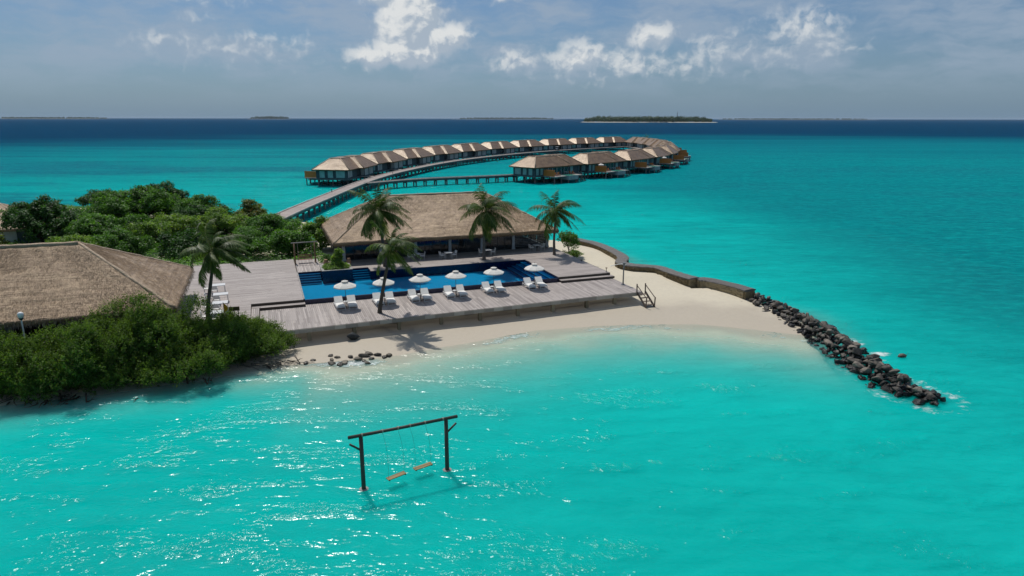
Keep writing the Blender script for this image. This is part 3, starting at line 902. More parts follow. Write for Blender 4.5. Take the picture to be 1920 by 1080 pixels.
# --- left terrace
t = thing('timber_terrace', 'broad pale timber terrace between the thatched hall and the pool', 'terrace', W(0, 0, 0), RZ)
mb = MB(); planks_u(mb, -11.5, -.12, 0, 19.2, ZU); planks_u(mb, -11.5, U0 - .02, -8.2, 0, ZU)
mb.build('board_surface', MT['plank_u'], t, kind='stuff')
mb = MB(); planks_v(mb, 0.0, 2.55, lambda u_: 11.75, 18.6, ZU)
mb.build('swing_platform', MT['plank_v'], t, kind='stuff')
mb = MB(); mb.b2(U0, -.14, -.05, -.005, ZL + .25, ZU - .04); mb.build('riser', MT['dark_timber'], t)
mb = MB(); mb.b2(-.118, -.004, 0.25, 11.7, ZU - .06, ZU + .015); mb.build('pool_coping', MT['stone_cap'], t)
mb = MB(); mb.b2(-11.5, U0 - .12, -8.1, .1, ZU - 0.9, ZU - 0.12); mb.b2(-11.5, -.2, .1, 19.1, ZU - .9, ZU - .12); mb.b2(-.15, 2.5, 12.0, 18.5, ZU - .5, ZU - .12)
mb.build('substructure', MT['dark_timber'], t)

# --- dining terrace, behind and right of the pool
t = thing('dining_terrace', 'grey timber terrace in front of the glazed restaurant, round the pool end', 'terrace', W(25.4, 0, 0), RZ)
mb = MB(); planks_u(mb, .12, UE - 25.4, .2, 9.7, ZU); planks_u(mb, -17.9, UE - 25.4, 9.78, 16.0, ZU)
planks_u(mb, -22.8, -17.9, 11.8, 16.0, ZU)
mb.build('board_surface', MT['plank_u'], t, kind='stuff')
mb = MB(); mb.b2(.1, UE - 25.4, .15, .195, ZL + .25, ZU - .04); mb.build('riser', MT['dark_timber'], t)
mb = MB(); mb.b2(UE - 25.38, UE - 25.33, .2, 16, 1.1, ZU + .003); mb.build('edge_board', MT['fascia'], t)
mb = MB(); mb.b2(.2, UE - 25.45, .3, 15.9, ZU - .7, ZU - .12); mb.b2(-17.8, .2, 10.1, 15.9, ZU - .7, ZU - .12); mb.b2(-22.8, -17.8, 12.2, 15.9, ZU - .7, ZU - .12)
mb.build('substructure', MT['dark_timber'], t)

# --- pool
t = thing('swimming_pool', 'long deep blue infinity pool set between the timber decks', 'pool', W(0, 0, 0), RZ)
mb = MB()
mb.b2(0, 25.5, 0, .22, -.4, ZW - .004); mb.build('infinity_edge', MT['navy_tile'], t)
mb = MB(); mb.b2(0, 25.5, .22, 12.0, 0.2, 0.72); mb.build('pool_floor', MT['blue_tile'], t)
mb = MB()
mb.b2(-.1, 0, .22, 12, .3, ZW - .005); mb.b2(25.42, 25.5, .22, 9.9, .3, ZW - .005)
mb.b2(7.5, 25.42, 9.65, 9.77, .3, ZW + .04); mb.b2(7.42, 7.5, 9.65, 11.8, .3, ZW + .04); mb.b2(0, 7.42, 11.7, 11.79, .3, ZW + .04)
mb.build('pool_wall', MT['navy_tile'], t)
mb = MB(); mb.add([(0, .20, ZW), (25.42, .20, ZW), (25.42, 9.65, ZW), (7.42, 9.65, ZW), (7.42, 11.7, ZW), (0, 11.7, ZW)], [(0, 1, 2, 3, 4, 5)])
mb.build('water_surface', MT['poolwater'], t)
for (a, b) in ((0.02, 2.3), (5.6, 7.4)):
    for k in range(5):
        v1, v0, z = 11.7 - k * .42, 11.7 - (k + 1) * .42, ZW - .14 - k * .17
        mb = MB(); mb.b2(a, b, v0, v1, .72, z); s = mb.build('submerged_step', MT['step_tile'], t)
        mb = MB(); mb.b2(a, b, v0 - .012, v0 + .07, z - .03, z + .012); mb.build('nosing', MT['step_edge'], s)
for k in range(5):
    u1, u0, z = 25.42 - k * .55, 25.42 - (k + 1) * .55, ZW - .16 - k * .17
    mb = MB(); mb.b2(u0, u1, .24, 9.62, .72, z); s = mb.build('submerged_step', MT['step_tile'], t)
    mb = MB(); mb.b2(u0 - .012, u0 + .06, .24, 9.62, z - .03, z + .012); mb.build('nosing', MT['step_edge'], s)

# --- planter in the pool corner
t = thing('pool_planter', 'stone rimmed planter box standing in the corner of the pool', 'planter', W(2.4, 9.75, ZU), RZ)
mb = MB(); mb.b2(0, 3.15, 0, .16, -1.1, .34); mb.b2(0, 3.15, 3.0, 3.16, -1.1, .34); mb.b2(0, .16, .16, 3.0, -1.1, .34); mb.b2(2.99, 3.15, .16, 3.0, -1.1, .34)
mb.build('box', MT['navy_tile'], t)
mb = MB(); mb.b2(-.05, 3.2, -.05, .26, .345, .40); mb.b2(-.05, 3.2, 2.92, 3.22, .345, .40); mb.b2(-.05, .24, .26, 2.92, .345, .40); mb.b2(2.92, 3.2, .26, 2.92, .345, .40)
mb.build('rim', MT['stone_cap'], t)
mb = MB(); mb.b2(.16, 2.99, .16, 3.0, 0, .27); mb.build('soil', MT['soil'], t)
b = W(4.0, 11.4, ZU + .27)
g1 = thing('planter_shrub', 'bright green low leafy planting filling the pool planter', 'plant', b, RZ)
crown_mesh('foliage', [(0, -.9, .12, 1.3, .5, .22), (-1.0, 0, .12, .4, 1.2, .22), (1.0, 0, .12, .4, 1.2, .22), (0, .9, .12, 1.2, .5, .25)], MT['leaf_light'], g1, 160, 22, .22, .16, .45)
for k in range(14):
    x, y = random.uniform(-1.2, 1.2), random.uniform(-1.2, 1.2)
    mb = MB(); mb.tube([(x, y, -.05), (x + .05, y, .25)], [.015, .008], 4); mb.build('stem', MT['bark_dark'], g1)
g1 = thing('croton_plant', 'tall yellow green croton in the middle of the pool planter', 'plant', W(4.05, 11.5, ZU + .25), RZ)
crown_mesh('foliage', [(0, 0, .5, .55, .5, .5), (.1, 0, 1.1, .35, .35, .4), (.35, 0, 1.7, .3, .3, .35)], MT['leaf_light'], g1, 90, 18, .25, .30, .28)
mb = MB(); mb.tube([(0, 0, -.05), (.1, 0, .9), (.3, 0, 1.7)], [.05, .04, .02], 6); mb.tube([(0, 0, .3), (-.3, .1, .9)], [.03, .01], 5); mb.build('stem', MT['bark_dark'], g1)
# small urns beside the planter
def urn(u_, v_, label):
    t = thing('terracotta_urn', label, 'urn', W(u_, v_, ZU + .003), RZ)
    mb = MB(); mb.tube([(0, 0, 0), (0, 0, .08), (0, 0, .35), (0, 0, .62), (0, 0, .78), (0, 0, .84)], [.16, .17, .27, .24, .13, .18], 14)
    mb.build('body', MT['terracotta'], t, True)
    mb = MB(); mb.tube([(0, 0, .845), (0, 0, .88)], [.185, .19], 14); mb.build('rim', MT['terracotta'], t)
urn(3.1, 13.35, 'pale terracotta urn behind the pool planter on the side of the swing bench')
urn(5.6, 13.35, 'pale terracotta urn behind the pool planter on the side of the restaurant')
g1 = thing('garden_shrub', 'small round green shrub between the swing bench and the restaurant', 'shrub', W(3.5, 16.2, 1.4), RZ)
crown_mesh('foliage', [(0, 0, .75, .7, .7, .55), (.6, .3, .6, .5, .5, .45)], MT['leaf_mid'], g1, 90, 22, .25, .16, .5)
mb = MB(); limbs(mb, (0, 0, 0), [(0, 0, .75), (.6, .3, .6)], .05); mb.build('stem', MT['bark_dark'], g1)

# ================================================================== THATCHED BUILDINGS
def slope_grid(mb_list, e0, e1, t0, t1, nu, nv, seed, course=0.7, amp=0.05):
    """One roof slope as a draped grid: courses of thatch step down towards the eave."""
    e0, e1, t0, t1 = map(lambda p: np.array(p, float), (e0, e1, t0, t1))
    n = np.cross(e1 - e0, (t0 + t1) / 2 - (e0 + e1) / 2); n /= np.linalg.norm(n)
    if n[2] < 0: n = -n
    sl = np.linalg.norm((t0 + t1) / 2 - (e0 + e1) / 2)
    s = np.linspace(0, 1, nu + 1); q = np.linspace(0, 1, nv + 1)
    S, Q = np.meshgrid(s, q)
    P = ((e0[None, None] * (1 - S[..., None]) + e1 * S[..., None]) * (1 - Q[..., None]) + (t0 * (1 - S[..., None]) + t1 * S[..., None]) * Q[..., None])
    width = np.linalg.norm(e1 - e0)
    au = S * width; av = Q * sl
    ph = (av / course + 0.25 * vnoise(au, av, 2.0, seed + 3)) % 1.0
    disp = (1 - ph) * 0.045 + (vnoise(au, av * 1.7, 0.9, seed) - .5) * amp * 1.4 + (vnoise(au, av, 3.2, seed + 1) - .5) * amp * 2.0
    edge = np.minimum(1, np.minimum(S, 1 - S) * width / 0.6) * np.minimum(1, (1 - Q) * sl / 0.5)
    P = P + n * (disp * (0.25 + 0.75 * np.clip(edge, 0, 1)))[..., None]
    idx = np.arange((nu + 1) * (nv + 1)).reshape(nv + 1, nu + 1)
    f = np.stack([idx[:-1, :-1].ravel(), idx[:-1, 1:].ravel(), idx[1:, 1:].ravel(), idx[1:, :-1].ravel()], 1)
    uvs = np.stack([au.ravel() + seed * 3.7, av.ravel()], 1)
    return P.reshape(-1, 3), f, uvs, n

def thatch_roof(t, x0, x1, y0, y1, ze, zr, run, thick=0.42, straws=9000, fringe=2600, step=0.28, mat='thatch'):
    """Hipped thatch roof in the thing's own axes; the ridge runs along x. Returns nothing: adds parts to t."""
    ym = (y0 + y1) / 2
    c = [(x0, y0, ze), (x1, y0, ze), (x1, y1, ze), (x0, y1, ze)]
    r0, r1 = (x0 + run, ym, zr), (x1 - run, ym, zr)
    faces = [(c[0], c[1], r0, r1), (c[1], c[2], r1, r1), (c[2], c[3], r1, r0), (c[3], c[0], r0, r0)]
    for i, (a, b, ta, tb) in enumerate(faces):
        w = math.dist(a, b); sl = math.dist(((np.array(a) + b) / 2), ((np.array(ta) + tb) / 2))
        P, f, uvs, n = slope_grid(None, a, b, ta, tb, max(8, int(w / step)), max(6, int(sl / step)), 11 + i * 7)
        np_mesh('thatch_slope', P, f, MT[mat], t, uv=uvs, attrs={'tone': 0.5 + 0.35 * (rng.random(len(P)) - .5)}, smooth=True)
        # loose straw lying down the slope
        ns = int(straws * w * sl / 200)
        if ns:
            s = rng.random(ns); q = rng.random(ns) * 0.97
            A, B, T0, T1 = map(np.array, (a, b, ta, tb))
            base = (A * (1 - s[:, None]) + B * s[:, None]) * (1 - q[:, None]) + (T0 * (1 - s[:, None]) + T1 * s[:, None]) * q[:, None]
            down = ((A + B) / 2 - (T0 + T1) / 2); down = down / np.linalg.norm(down)
            ax = (B - A) / np.linalg.norm(B - A)
            d = down + ax * rng.normal(0, 0.22, (ns, 1)) + n * rng.normal(0.03, 0.05, (ns, 1))
            ln = rng.uniform(.15, .42, ns)
            v, fq = leaf_quads(base + n * rng.uniform(.02, .07, (ns, 1)), d, np.repeat(n[None], ns, 0) + rng.normal(0, .1, (ns, 3)), ln, ln * .05 + .008, 0)
            np_mesh('loose_straw', v, fq, MT['straw'], t, kind='stuff', attrs={'tone': np.repeat(rng.random(ns), 4)})
    # thick rounded eave with a hanging fringe
    mb = MB()
    for a, b in ((c[0], c[1]), (c[1], c[2]), (c[2], c[3]), (c[3], c[0])):
        a, b = Vector(a), Vector(b)
        o = Vector(((a + b) / 2 - Vector(((x0 + x1) / 2, ym, ze)))); o.z = 0
        if abs((b - a).x) > abs((b - a).y): o = Vector((0, 1 if o.y > 0 else -1, 0))
        else: o = Vector((1 if o.x > 0 else -1, 0, 0))
        prof = [(-.02, .035), (.10, -.04), (.13, -.16), (.08, -.30), (-.05, -thick), (-.35, -thick + .05), (-.75, -.05)]
        n = max(4, int((b - a).length / .5)); vv = []; ff = []
        m = len(prof)
        d = (b - a).normalized()
        for k in range(n + 1):
            p = a.lerp(b, k / n)
            for j, (po, pz) in enumerate(prof):
                jit = random.uniform(-.035, .035) if 0 < j < 5 else 0
                shift = d * (po * (-1 if k == 0 else 1 if k == n else 0))
                vv.append(p + o * (po + jit) + Vector((0, 0, pz + jit)) + shift)
        for k in range(n):
            for j in range(m - 1):
                ff.append((k * m + j, (k + 1) * m + j, (k + 1) * m + j + 1, k * m + j + 1))
        mb.add(vv, ff, .35)
    me = mb.build('eave', MT['thatch'], t, True)
    uvl = me.data.uv_layers.new(name='UVMap')
    co = np.array([me.data.vertices[l.vertex_index].co for l in me.data.loops])
    uvl.data.foreach_set('uv', np.stack([co[:, 0] + co[:, 1], co[:, 2] * 1.5], 1).astype(np.float32).ravel())
    if fringe:
        per = 2 * (x1 - x0 + y1 - y0)
        s = rng.random(fringe) * per
        pos = np.zeros((fringe, 3)); od = np.zeros((fringe, 3))
        e = [x1 - x0, y1 - y0, x1 - x0, y1 - y0]
        acc = 0
        for k, (a, o) in enumerate(((c[0], (0, -1, 0)), (c[1], (1, 0, 0)), (c[2], (0, 1, 0)), (c[3], (-1, 0, 0)))):
            m = (s >= acc) & (s < acc + e[k])
            nx = c[(k + 1) % 4]
            f_ = ((s[m] - acc) / e[k])[:, None]
            pos[m] = np.array(a) * (1 - f_) + np.array(nx) * f_
            od[m] = o
            acc += e[k]
        pos += od * rng.uniform(-.05, .16, (fringe, 1)); pos[:, 2] -= rng.uniform(.05, thick, fringe)
        d = od * 0.55 + rng.normal(0, .25, (fringe, 3)) + np.array([0, 0, -1.0])
        ln = rng.uniform(.12, .34, fringe)
        v, fq = leaf_quads(pos, d, od + rng.normal(0, .3, (fringe, 3)), ln, ln * .10 + .01, 0)
        np_mesh('eave_fringe', v, fq, MT['fringe'], t, kind='stuff', attrs={'tone': np.repeat(rng.random(fringe), 4)})
    # ridge and hip caps
    def cap(a, b, r):
        a, b = Vector(a), Vector(b)
        n = max(5, int((b - a).length / .5))
        mb = MB()
        path = [a.lerp(b, k / n) + Vector((random.uniform(-.03, .03), random.uniform(-.03, .03), random.uniform(-.02, .03) - r * .35)) for k in range(n + 1)]
        mb.tube(path, [r * random.uniform(.9, 1.1) for _ in path], 8, True, .6)
        o = mb.build('ridge_cap' if abs(a.z - b.z) < .1 else 'hip_cap', MT['thatch_cap'], t, True)
        ul = o.data.uv_layers.new(name='UVMap')
        co = np.array([o.data.vertices[l.vertex_index].co for l in o.data.loops])
        ul.data.foreach_set('uv', np.stack([co[:, 0] + co[:, 1], co[:, 2] * 2], 1).astype(np.float32).ravel())
    cap(r0, r1, .2)
    for k, rr in ((0, r0), (1, r1), (2, r1), (3, r0)):
        cap(c[k], rr, .15)

# --- restaurant
t = thing('restaurant_pavilion', 'wide thatched restaurant with dark glazed front behind the pool', 'building', W(4.3, 16.0, 0), RZ)
BX = 31.0 - 4.3
thatch_roof(t, -.1, 27.5, -1.6, 15.5, 4.35, 8.5, 7.1)
mb = MB(); mb.b2(.9, 26.9, 0.02, 14.6, .8, ZU + .04); mb.build('floor_slab', MT['floor_tile'], t)
cols_x = [1.1, 5.35, 9.55, 13.8, 17.9, 22.1, 26.75]
for x in cols_x:
    mb = MB(); mb.b2(x - .17, x + .17, -.02, .32, ZU + .04, 4.2); mb.b2(x - .22, x + .22, -.07, .37, ZU + .04, ZU + .2)
    mb.build('column', MT['column'], t)
for x in (1.1, 9.5, 18, 26.75):
    mb = MB(); mb.b2(x - .17, x + .17, 14.0, 14.3, ZU + .04, 4.2); mb.build('column', MT['column'], t)
mb = MB(); mb.b2(.9, 26.95, -.05, .35, 4.2, 4.45); mb.build('lintel', MT['dark_frame'], t)
mb = MB(); mb.b2(.9, 19.5, 14.3, 14.45, ZU + .04, 4.4); mb.b2(.7, .88, .4, 14.4, ZU + .04, 4.4); mb.build('rear_wall', MT['dark_wall'], t)
mb = MB(); mb.b2(.9, 26.9, .3, 14.3, 4.28, 4.36); mb.build('ceiling', MT['dark_wall'], t)
for i in range(len(cols_x) - 1):
    a, b = cols_x[i] + .19, cols_x[i + 1] - .19
    n = 4
    for k in range(n):
        p0, p1 = a + (b - a) * k / n, a + (b - a) * (k + 1) / n
        mb = MB(); mb.b2(p0 + .03, p1 - .03, .14, .155, ZU + .12, 4.12)
        pane = mb.build('glass_pane', MT['glass'], t)
        mb = MB()
        mb.b2(p0, p0 + .03, .11, .18, ZU + .06, 4.18); mb.b2(p1 - .03, p1, .112, .182, ZU + .06, 4.18)
        mb.b2(p0 + .03, p1 - .03, .11, .18, ZU + .06, ZU + .12); mb.b2(p0 + .03, p1 - .03, .11, .18, 4.12, 4.18)
        mb.build('frame', MT['dark_frame'], pane)
# louvred last bay and side
for k in range(9):
    z = ZU + .35 + k * .21
    mb = MB(); mb.box((24.42, .02, z), (4.2, .012, .05)); mb.build('louvre', MT['grey_metal'], t)
for k in range(4):
    y0 = .5 + k * 3.4
    mb = MB(); mb.b2(26.83, 26.845, y0, y0 + 3.3, ZU + .1, 4.15); mb.build('glass_pane', MT['glass'], t)
mb = MB(); mb.b2(19.6, 26.6, 14.33, 14.345, ZU + .1, 4.2); mb.build('glass_pane', MT['glass'], t)

# --- hall on the left
t = thing('thatched_hall', 'large thatched hall with pale straw roof behind the seaside bushes', 'building', W(-31.7, -8.2, 0), RZ)
thatch_roof(t, 0, 22, 0, 14.6, 4.25, 8.35, 7.2, .46, straws=15000, fringe=5200, step=.22)
mb = MB(); mb.b2(1.2, 20.6, 1.4, 13.4, .3, 1.45); mb.build('floor_slab', MT['floor_tile'], t)
mb = MB(); mb.b2(1.6, 20.2, 5.0, 5.2, 1.45, 4.3); mb.build('inner_wall', MT['dark_wall'], t)
for x in (1.4, 6.2, 11.05, 15.9, 20.6):
    for y in (1.5, 13.2):
        mb = MB(); mb.b2(x - .2, x + .2, y - .2, y + .2, .2, 4.05); mb.b2(x - .27, x + .27, y - .27, y + .27, 1.46, 1.75)
        mb.build('column', MT['column'], t)
mb = MB(); mb.b2(1.2, 20.8, 1.38, 1.62, 4.05, 4.3); mb.b2(1.2, 20.8, 13.1, 13.3, 4.05, 4.3); mb.b2(20.45, 20.7, 1.62, 13.1, 4.05, 4.3); mb.build('wall_plate', MT['dark_timber'], t)
mb = MB(); mb.b2(9.2, 10.4, 1.46, 1.5, 3.35, 4.0); mb.build('fanlight', MT['column'], t)

# --- roof among the trees
t = thing('thatched_villa', 'low brown thatched roof half hidden among the trees by the far shore', 'building', W(-36, 51, 0), RZ)
thatch_roof(t, -18, 4, -5.5, 6.5, 3.4, 6.3, 6.0, .35, straws=2500, fringe=900, step=.5)
mb = MB(); mb.b2(-16.8, 2.8, -4.3, 5.3, .3, 3.3); mb.build('wall', MT['villa_wall'], t)
for k in range(4):
    mb = MB(); mb.b2(-15 + k * 4.5, -12.6 + k * 4.5, -4.36, -4.28, 1.4, 3.0); mb.build('window', MT['villa_panel'], t)
mb = MB(); mb.b2(2.78, 2.86, -1, .4, .9, 3.0); mb.build('door', MT['brown_timber'], t)

# --- security camera above the hall eave
p = W(-19.2, -8.75, 0)
t = thing('security_camera', 'white dome security camera on a pole at the hall eave', 'camera', (p.x, p.y, float(ground_z(p.x, p.y))))
zg = t.location.z
mb = MB(); mb.tube([(0, 0, -.3), (0, 0, 4.55 - zg)], .05, 8); mb.build('pole', MT['white_metal'], t)
mb = MB(); mb.tube([(0, 0, 4.55 - zg), (0, 0, 4.62 - zg), (0, 0, 4.86 - zg), (0, 0, 4.95 - zg), (0, 0, 5.0 - zg)], [.06, .17, .19, .15, .03], 14); mb.build('housing', MT['pebble_white'], t, True)
mb = MB(); mb.tube([(0, 0, 4.57 - zg), (0, 0, 4.48 - zg), (0, 0, 4.40 - zg)], [.155, .14, .06], 14); mb.build('dome', MT['villa_glass'], t, True)

# ================================================================== FURNITURE
def rect_tube(mb, pts, r, n=6):
    for a, b in zip(pts[:-1], pts[1:]):
        mb.tube([a, b], r, n)

# sun lounger: x across, +y towards the head
def make_lounger():
    t = thing('sun_lounger', 'x', 'sun lounger')
    w = .36
    mb = MB()
    for s in (-1, 1):
        mb.bar((s * w, -1.0, .27), (s * w, 1.0, .27), .05, .06)
    for y in (-1.0, 0.15, 1.0):
        mb.bar((-w, y, .27), (w, y, .27), .05, .055)
    mb.build('frame', MT['white_metal'], t)
    for y in (-.97, .97):
        mb = MB()
        for s in (-1, 1):
            mb.bar((s * w, y, 0.0), (s * w, y, .25), .05)
        mb.bar((-w, y, .03), (w, y, .03), .048, .048)
        mb.build('leg_hoop', MT['white_metal'], t)
    def cushion(p0, p1, th):
        me = bmesh.new()
        bmesh.ops.create_cube(me, size=1)
        L = (Vector(p1) - Vector(p0)).length
        for v in me.verts:
            v.co.x *= .74; v.co.y *= L; v.co.z *= th
        bmesh.ops.bevel(me, geom=me.edges[:], offset=.035, segments=2, affect='EDGES')
        d = (Vector(p1) - Vector(p0)).normalized()
        q = Vector((0, 1, 0)).rotation_difference(d)
        M = Matrix.Translation((Vector(p0) + Vector(p1)) / 2) @ q.to_matrix().to_4x4()
        me.transform(M)
        m2 = bpy.data.meshes.new('cushion'); me.to_mesh(m2); me.free()
        return m2
    link('seat_cushion', cushion((0, -.99, .36), (0, .22, .36), .11), MT['white_fabric'], t)
    link('back_cushion', cushion((0, .22, .37), (0, .80, .86), .11), MT['white_fabric'], t)
    mb = MB()
    for s in (-1, 1):
        mb.bar((s * .33, .22, .30), (s * .33, .80, .79), .035)
        mb.bar((s * .33, .70, .70), (s * .33, .95, .29), .03)
    mb.build('back_support', MT['white_metal'], t)
    return t
lg = make_lounger()
pairs = [((2.84, 3.95), 3.40), ((6.32, 7.45), 6.86), ((9.66, 10.85), 10.28), ((13.16, 14.40), 13.80), ((17.13, 18.40), 17.72), ((21.66, 22.90), 22.10)]
vbase = [-2.20, -2.12, -1.95, -1.75, -1.50, -1.25]

def make_parasol():
    t = thing('parasol', 'x', 'parasol')
    n = 8; Rr = 1.04
    mb = MB(); mb.tube([(0, 0, 0.0), (0, 0, .05), (0, 0, .07)], [.24, .24, .12], 16); mb.tube([(0, 0, .06), (0, 0, .32)], .035, 10); mb.build('base', MT['dark_metal'], t)
    mb = MB(); mb.tube([(0, 0, .1), (0, 0, 2.42)], .024, 10); mb.build('pole', MT['dark_timber'], t)
    rings = [(0.10, 2.42), (.40, 2.31), (.75, 2.17), (Rr, 2.02)]
    vv = []; ff = []
    for r, z in rings:
        for k in range(n * 2):
            a = math.pi * k / n + math.pi / 8
            sag = 1.0 if k % 2 == 0 else (math.cos(math.pi / n) if r > .2 else 1.0)
            vv.append((r * sag * math.cos(a), r * sag * math.sin(a), z - (0.02 * r if k % 2 else 0)))
    m = n * 2
    for j in range(len(rings) - 1):
        for k in range(m):
            ff.append((j * m + k, (j + 1) * m + k, (j + 1) * m + (k + 1) % m, j * m + (k + 1) % m))
    ff.append(tuple(range(m)))
    # valance
    o = (len(rings) - 1) * m
    vv += [(x, y, z - .09) for x, y, z in vv[o:o + m]]
    for k in range(m):
        ff.append((o + k, o + m + k, o + m + (k + 1) % m, o + (k + 1) % m))
    mb = MB(); mb.add(vv, ff); cano = mb.build('canopy', MT['canopy'], t)
    mb = MB(); mb.tube([(0, 0, 2.47), (0, 0, 2.53), (0, 0, 2.56)], [.30, .12, .03], 16); mb.build('vent_cap', MT['canopy'], cano)
    for k in range(n):
        a = 2 * math.pi * k / n + math.pi / 8
        mb = MB(); mb.bar((.05 * math.cos(a), .05 * math.sin(a), 2.40), ((Rr - .02) * math.cos(a), (Rr - .02) * math.sin(a), 1.995), .02)
        mb.build('rib', MT['dark_timber'], t)
    mb = MB(); mb.tube([(0, 0, 2.54), (0, 0, 2.64)], [.03, .02], 8); mb.build('finial', MT['dark_timber'], t)
    return t
ps = make_parasol()
def make_sidetable():
    t = thing('side_table', 'x', 'side table')
    mb = MB(); mb.tube([(0, 0, .40), (0, 0, .43)], [.22, .22], 16); mb.build('table_top', MT['white_metal'], t)
    for k in range(3):
        a = 2 * math.pi * k / 3
        mb = MB(); mb.tube([(.16 * math.cos(a), .16 * math.sin(a), 0), (.12 * math.cos(a), .12 * math.sin(a), .40)], .014, 5); mb.build('leg', MT['white_metal'], t)
    return t
stb = make_sidetable()
for i, ((ua, ub), uc) in enumerate(pairs):
    o = ORD[5 - i]
    for j, uu in enumerate((ua, ub)):
        lab = f'white cushioned sun lounger of the {o} pair from the beach stairs, on the {"hall" if j == 0 else "stairs"} side'
        obj = lg if (i == 0 and j == 0) else copy_tree(lg)
        obj.location = W(uu, vbase[i] + .0, ZL + .004); obj.rotation_euler = (0, 0, RZ + R(random.uniform(-2.5, 2.5)))
        tag(obj, lab, 'sun lounger', 'sun loungers in pairs along the pool')
    obj = ps if i == 0 else copy_tree(ps)
    obj.location = W(uc, vbase[i] - .25, ZL + .004); obj.rotation_euler = (0, 0, RZ + R(random.uniform(0, 40)))
    tag(obj, f'white open parasol over the {o} lounger pair from the beach stairs', 'parasol', 'white parasols along the pool')
    obj = stb if i == 0 else copy_tree(stb)
    obj.location = W(uc + .05, vbase[i] + .42, ZL + .004)
    tag(obj, f'small white side table between the {o} pair of loungers from the beach stairs', 'side table', 'side tables between loungers')

# dining set
def make_chair():
    t = thing('dining_chair', 'x', 'chair')
    for x in (-.25, .25):
        for y in (-.24, .24):
            mb = MB(); mb.tube([(x, y, 0), (x, y, .64 if y < 0 else .44)], .02, 6); mb.build('leg', MT['white_metal'], t)
    mb = MB(); mb.box((0, 0, .44), (.52, .52, .05)); mb.build('seat', MT['white_fabric'], t)
    mb = MB()
    for x in (-.25, .25): mb.bar((x, .24, .44), (x, .32, .90), .035)
    mb.bar((-.25, .32, .89), (.25, .32, .89), .035); mb.build('back_frame', MT['white_metal'], t)
    mb = MB(); mb.add([(-.23, .255, .52), (.23, .255, .52), (.23, .315, .86), (-.23, .315, .86), (-.23, .275, .52), (.23, .275, .52), (.23, .335, .86), (-.23, .335, .86)], [(0, 1, 2, 3), (7, 6, 5, 4), (0, 4, 5, 1), (2, 6, 7, 3), (1, 5, 6, 2), (0, 3, 7, 4)])
    mb.build('backrest', MT['white_fabric'], t)
    for x in (-.25, .25):
        mb = MB(); mb.bar((x, -.24, .65), (x, .28, .66), .04, .03); mb.build('armrest', MT['white_metal'], t)
    return t
def make_table(sx=.85, sy=.85):
    t = thing('dining_table', 'x', 'table')
    mb = MB(); mb.box((0, 0, .735), (sx, sy, .03)); mb.build('table_top', MT['white_metal'], t)
    for x in (-1, 1):
        for y in (-1, 1):
            mb = MB(); mb.tube([(x * (sx / 2 - .06), y * (sy / 2 - .06), 0), (x * (sx / 2 - .06), y * (sy / 2 - .06), .72)], .022, 6); mb.build('leg', MT['white_metal'], t)
    mb = MB(); mb.box((0, 0, .70), (sx - .1, sy - .1, .035)); mb.build('apron', MT['white_metal'], t)
    return t
ch0 = make_chair(); tb0 = make_table(); used = {'c': False, 't': False}
def put(kind, u_, v_, z_, rot, label, group):
    src = ch0 if kind == 'c' else tb0
    obj = copy_tree(src) if used[kind] else src
    used[kind] = True
    obj.location = W(u_, v_, z_); obj.rotation_euler = (0, 0, RZ + rot)
    tag(obj, label, 'chair' if kind == 'c' else 'table', group)
for i, (u_, v_) in enumerate([(13.45, 13.9), (17.15, 13.45), (22.05, 13.45), (28.9, 14.3)]):
    o = ORD[3 - i]
    z_ = ZU + .005
    put('t', u_, v_, z_, 0, f'white square dining table, {o} along the restaurant front from the bush by the wall', 'terrace tables by the restaurant')
    for side, (du, rot) in (('hall', (-.72, R(90))), ('sea wall', (.72, R(-90)))):
        put('c', u_ + du, v_ + .05, z_, rot + R(random.uniform(-14, 14)), f'white armchair on the {side} side of the {o} restaurant table from the bush', 'terrace chairs by the restaurant')
# inside the restaurant
for i, u_ in enumerate((9.0, 15.2, 19.4, 24.0, 28.2)):
    put('t', u_, 18.3, ZU + .045, 0, f'white dining table behind the restaurant glass, {ORD[4 - i]} from the bush end', 'tables inside the restaurant')
    for side, du, rot in (('hall', -.75, R(90)), ('bush', .75, R(-90))):
        put('c', u_ + du, 18.3, ZU + .045, rot, f'white chair, {side} side, {ORD[4 - i]} table behind the glass from the bush end', 'chairs inside the restaurant')
# long row on the left terrace
row = [(-7.55, 5.5), (-7.15, 1.75), (-7.05, -1.35), (-7.05, -4.45)]
tl = make_table(1.25, .95)
for i, (u_, v_) in enumerate(row):
    o = ORD[3 - i]
    obj = tl if i == 0 else copy_tree(tl)
    obj.location = W(u_, v_, ZU + .005); obj.rotation_euler = (0, 0, RZ)
    tag(obj, f'white oblong table on the left terrace, {o} of its row from the yellow flag', 'table', 'tables in a row on the left terrace')
    put('c', u_ - 1.0, v_ + .05, ZU + .005, R(90), f'white armchair at the hall end of the {o} left terrace table from the flag', 'chairs in a row on the left terrace')
    put('c', u_ - .3, v_ - .85, ZU + .005, R(180), f'white armchair on the flag side of the {o} left terrace table from the flag', 'chairs in a row on the left terrace')

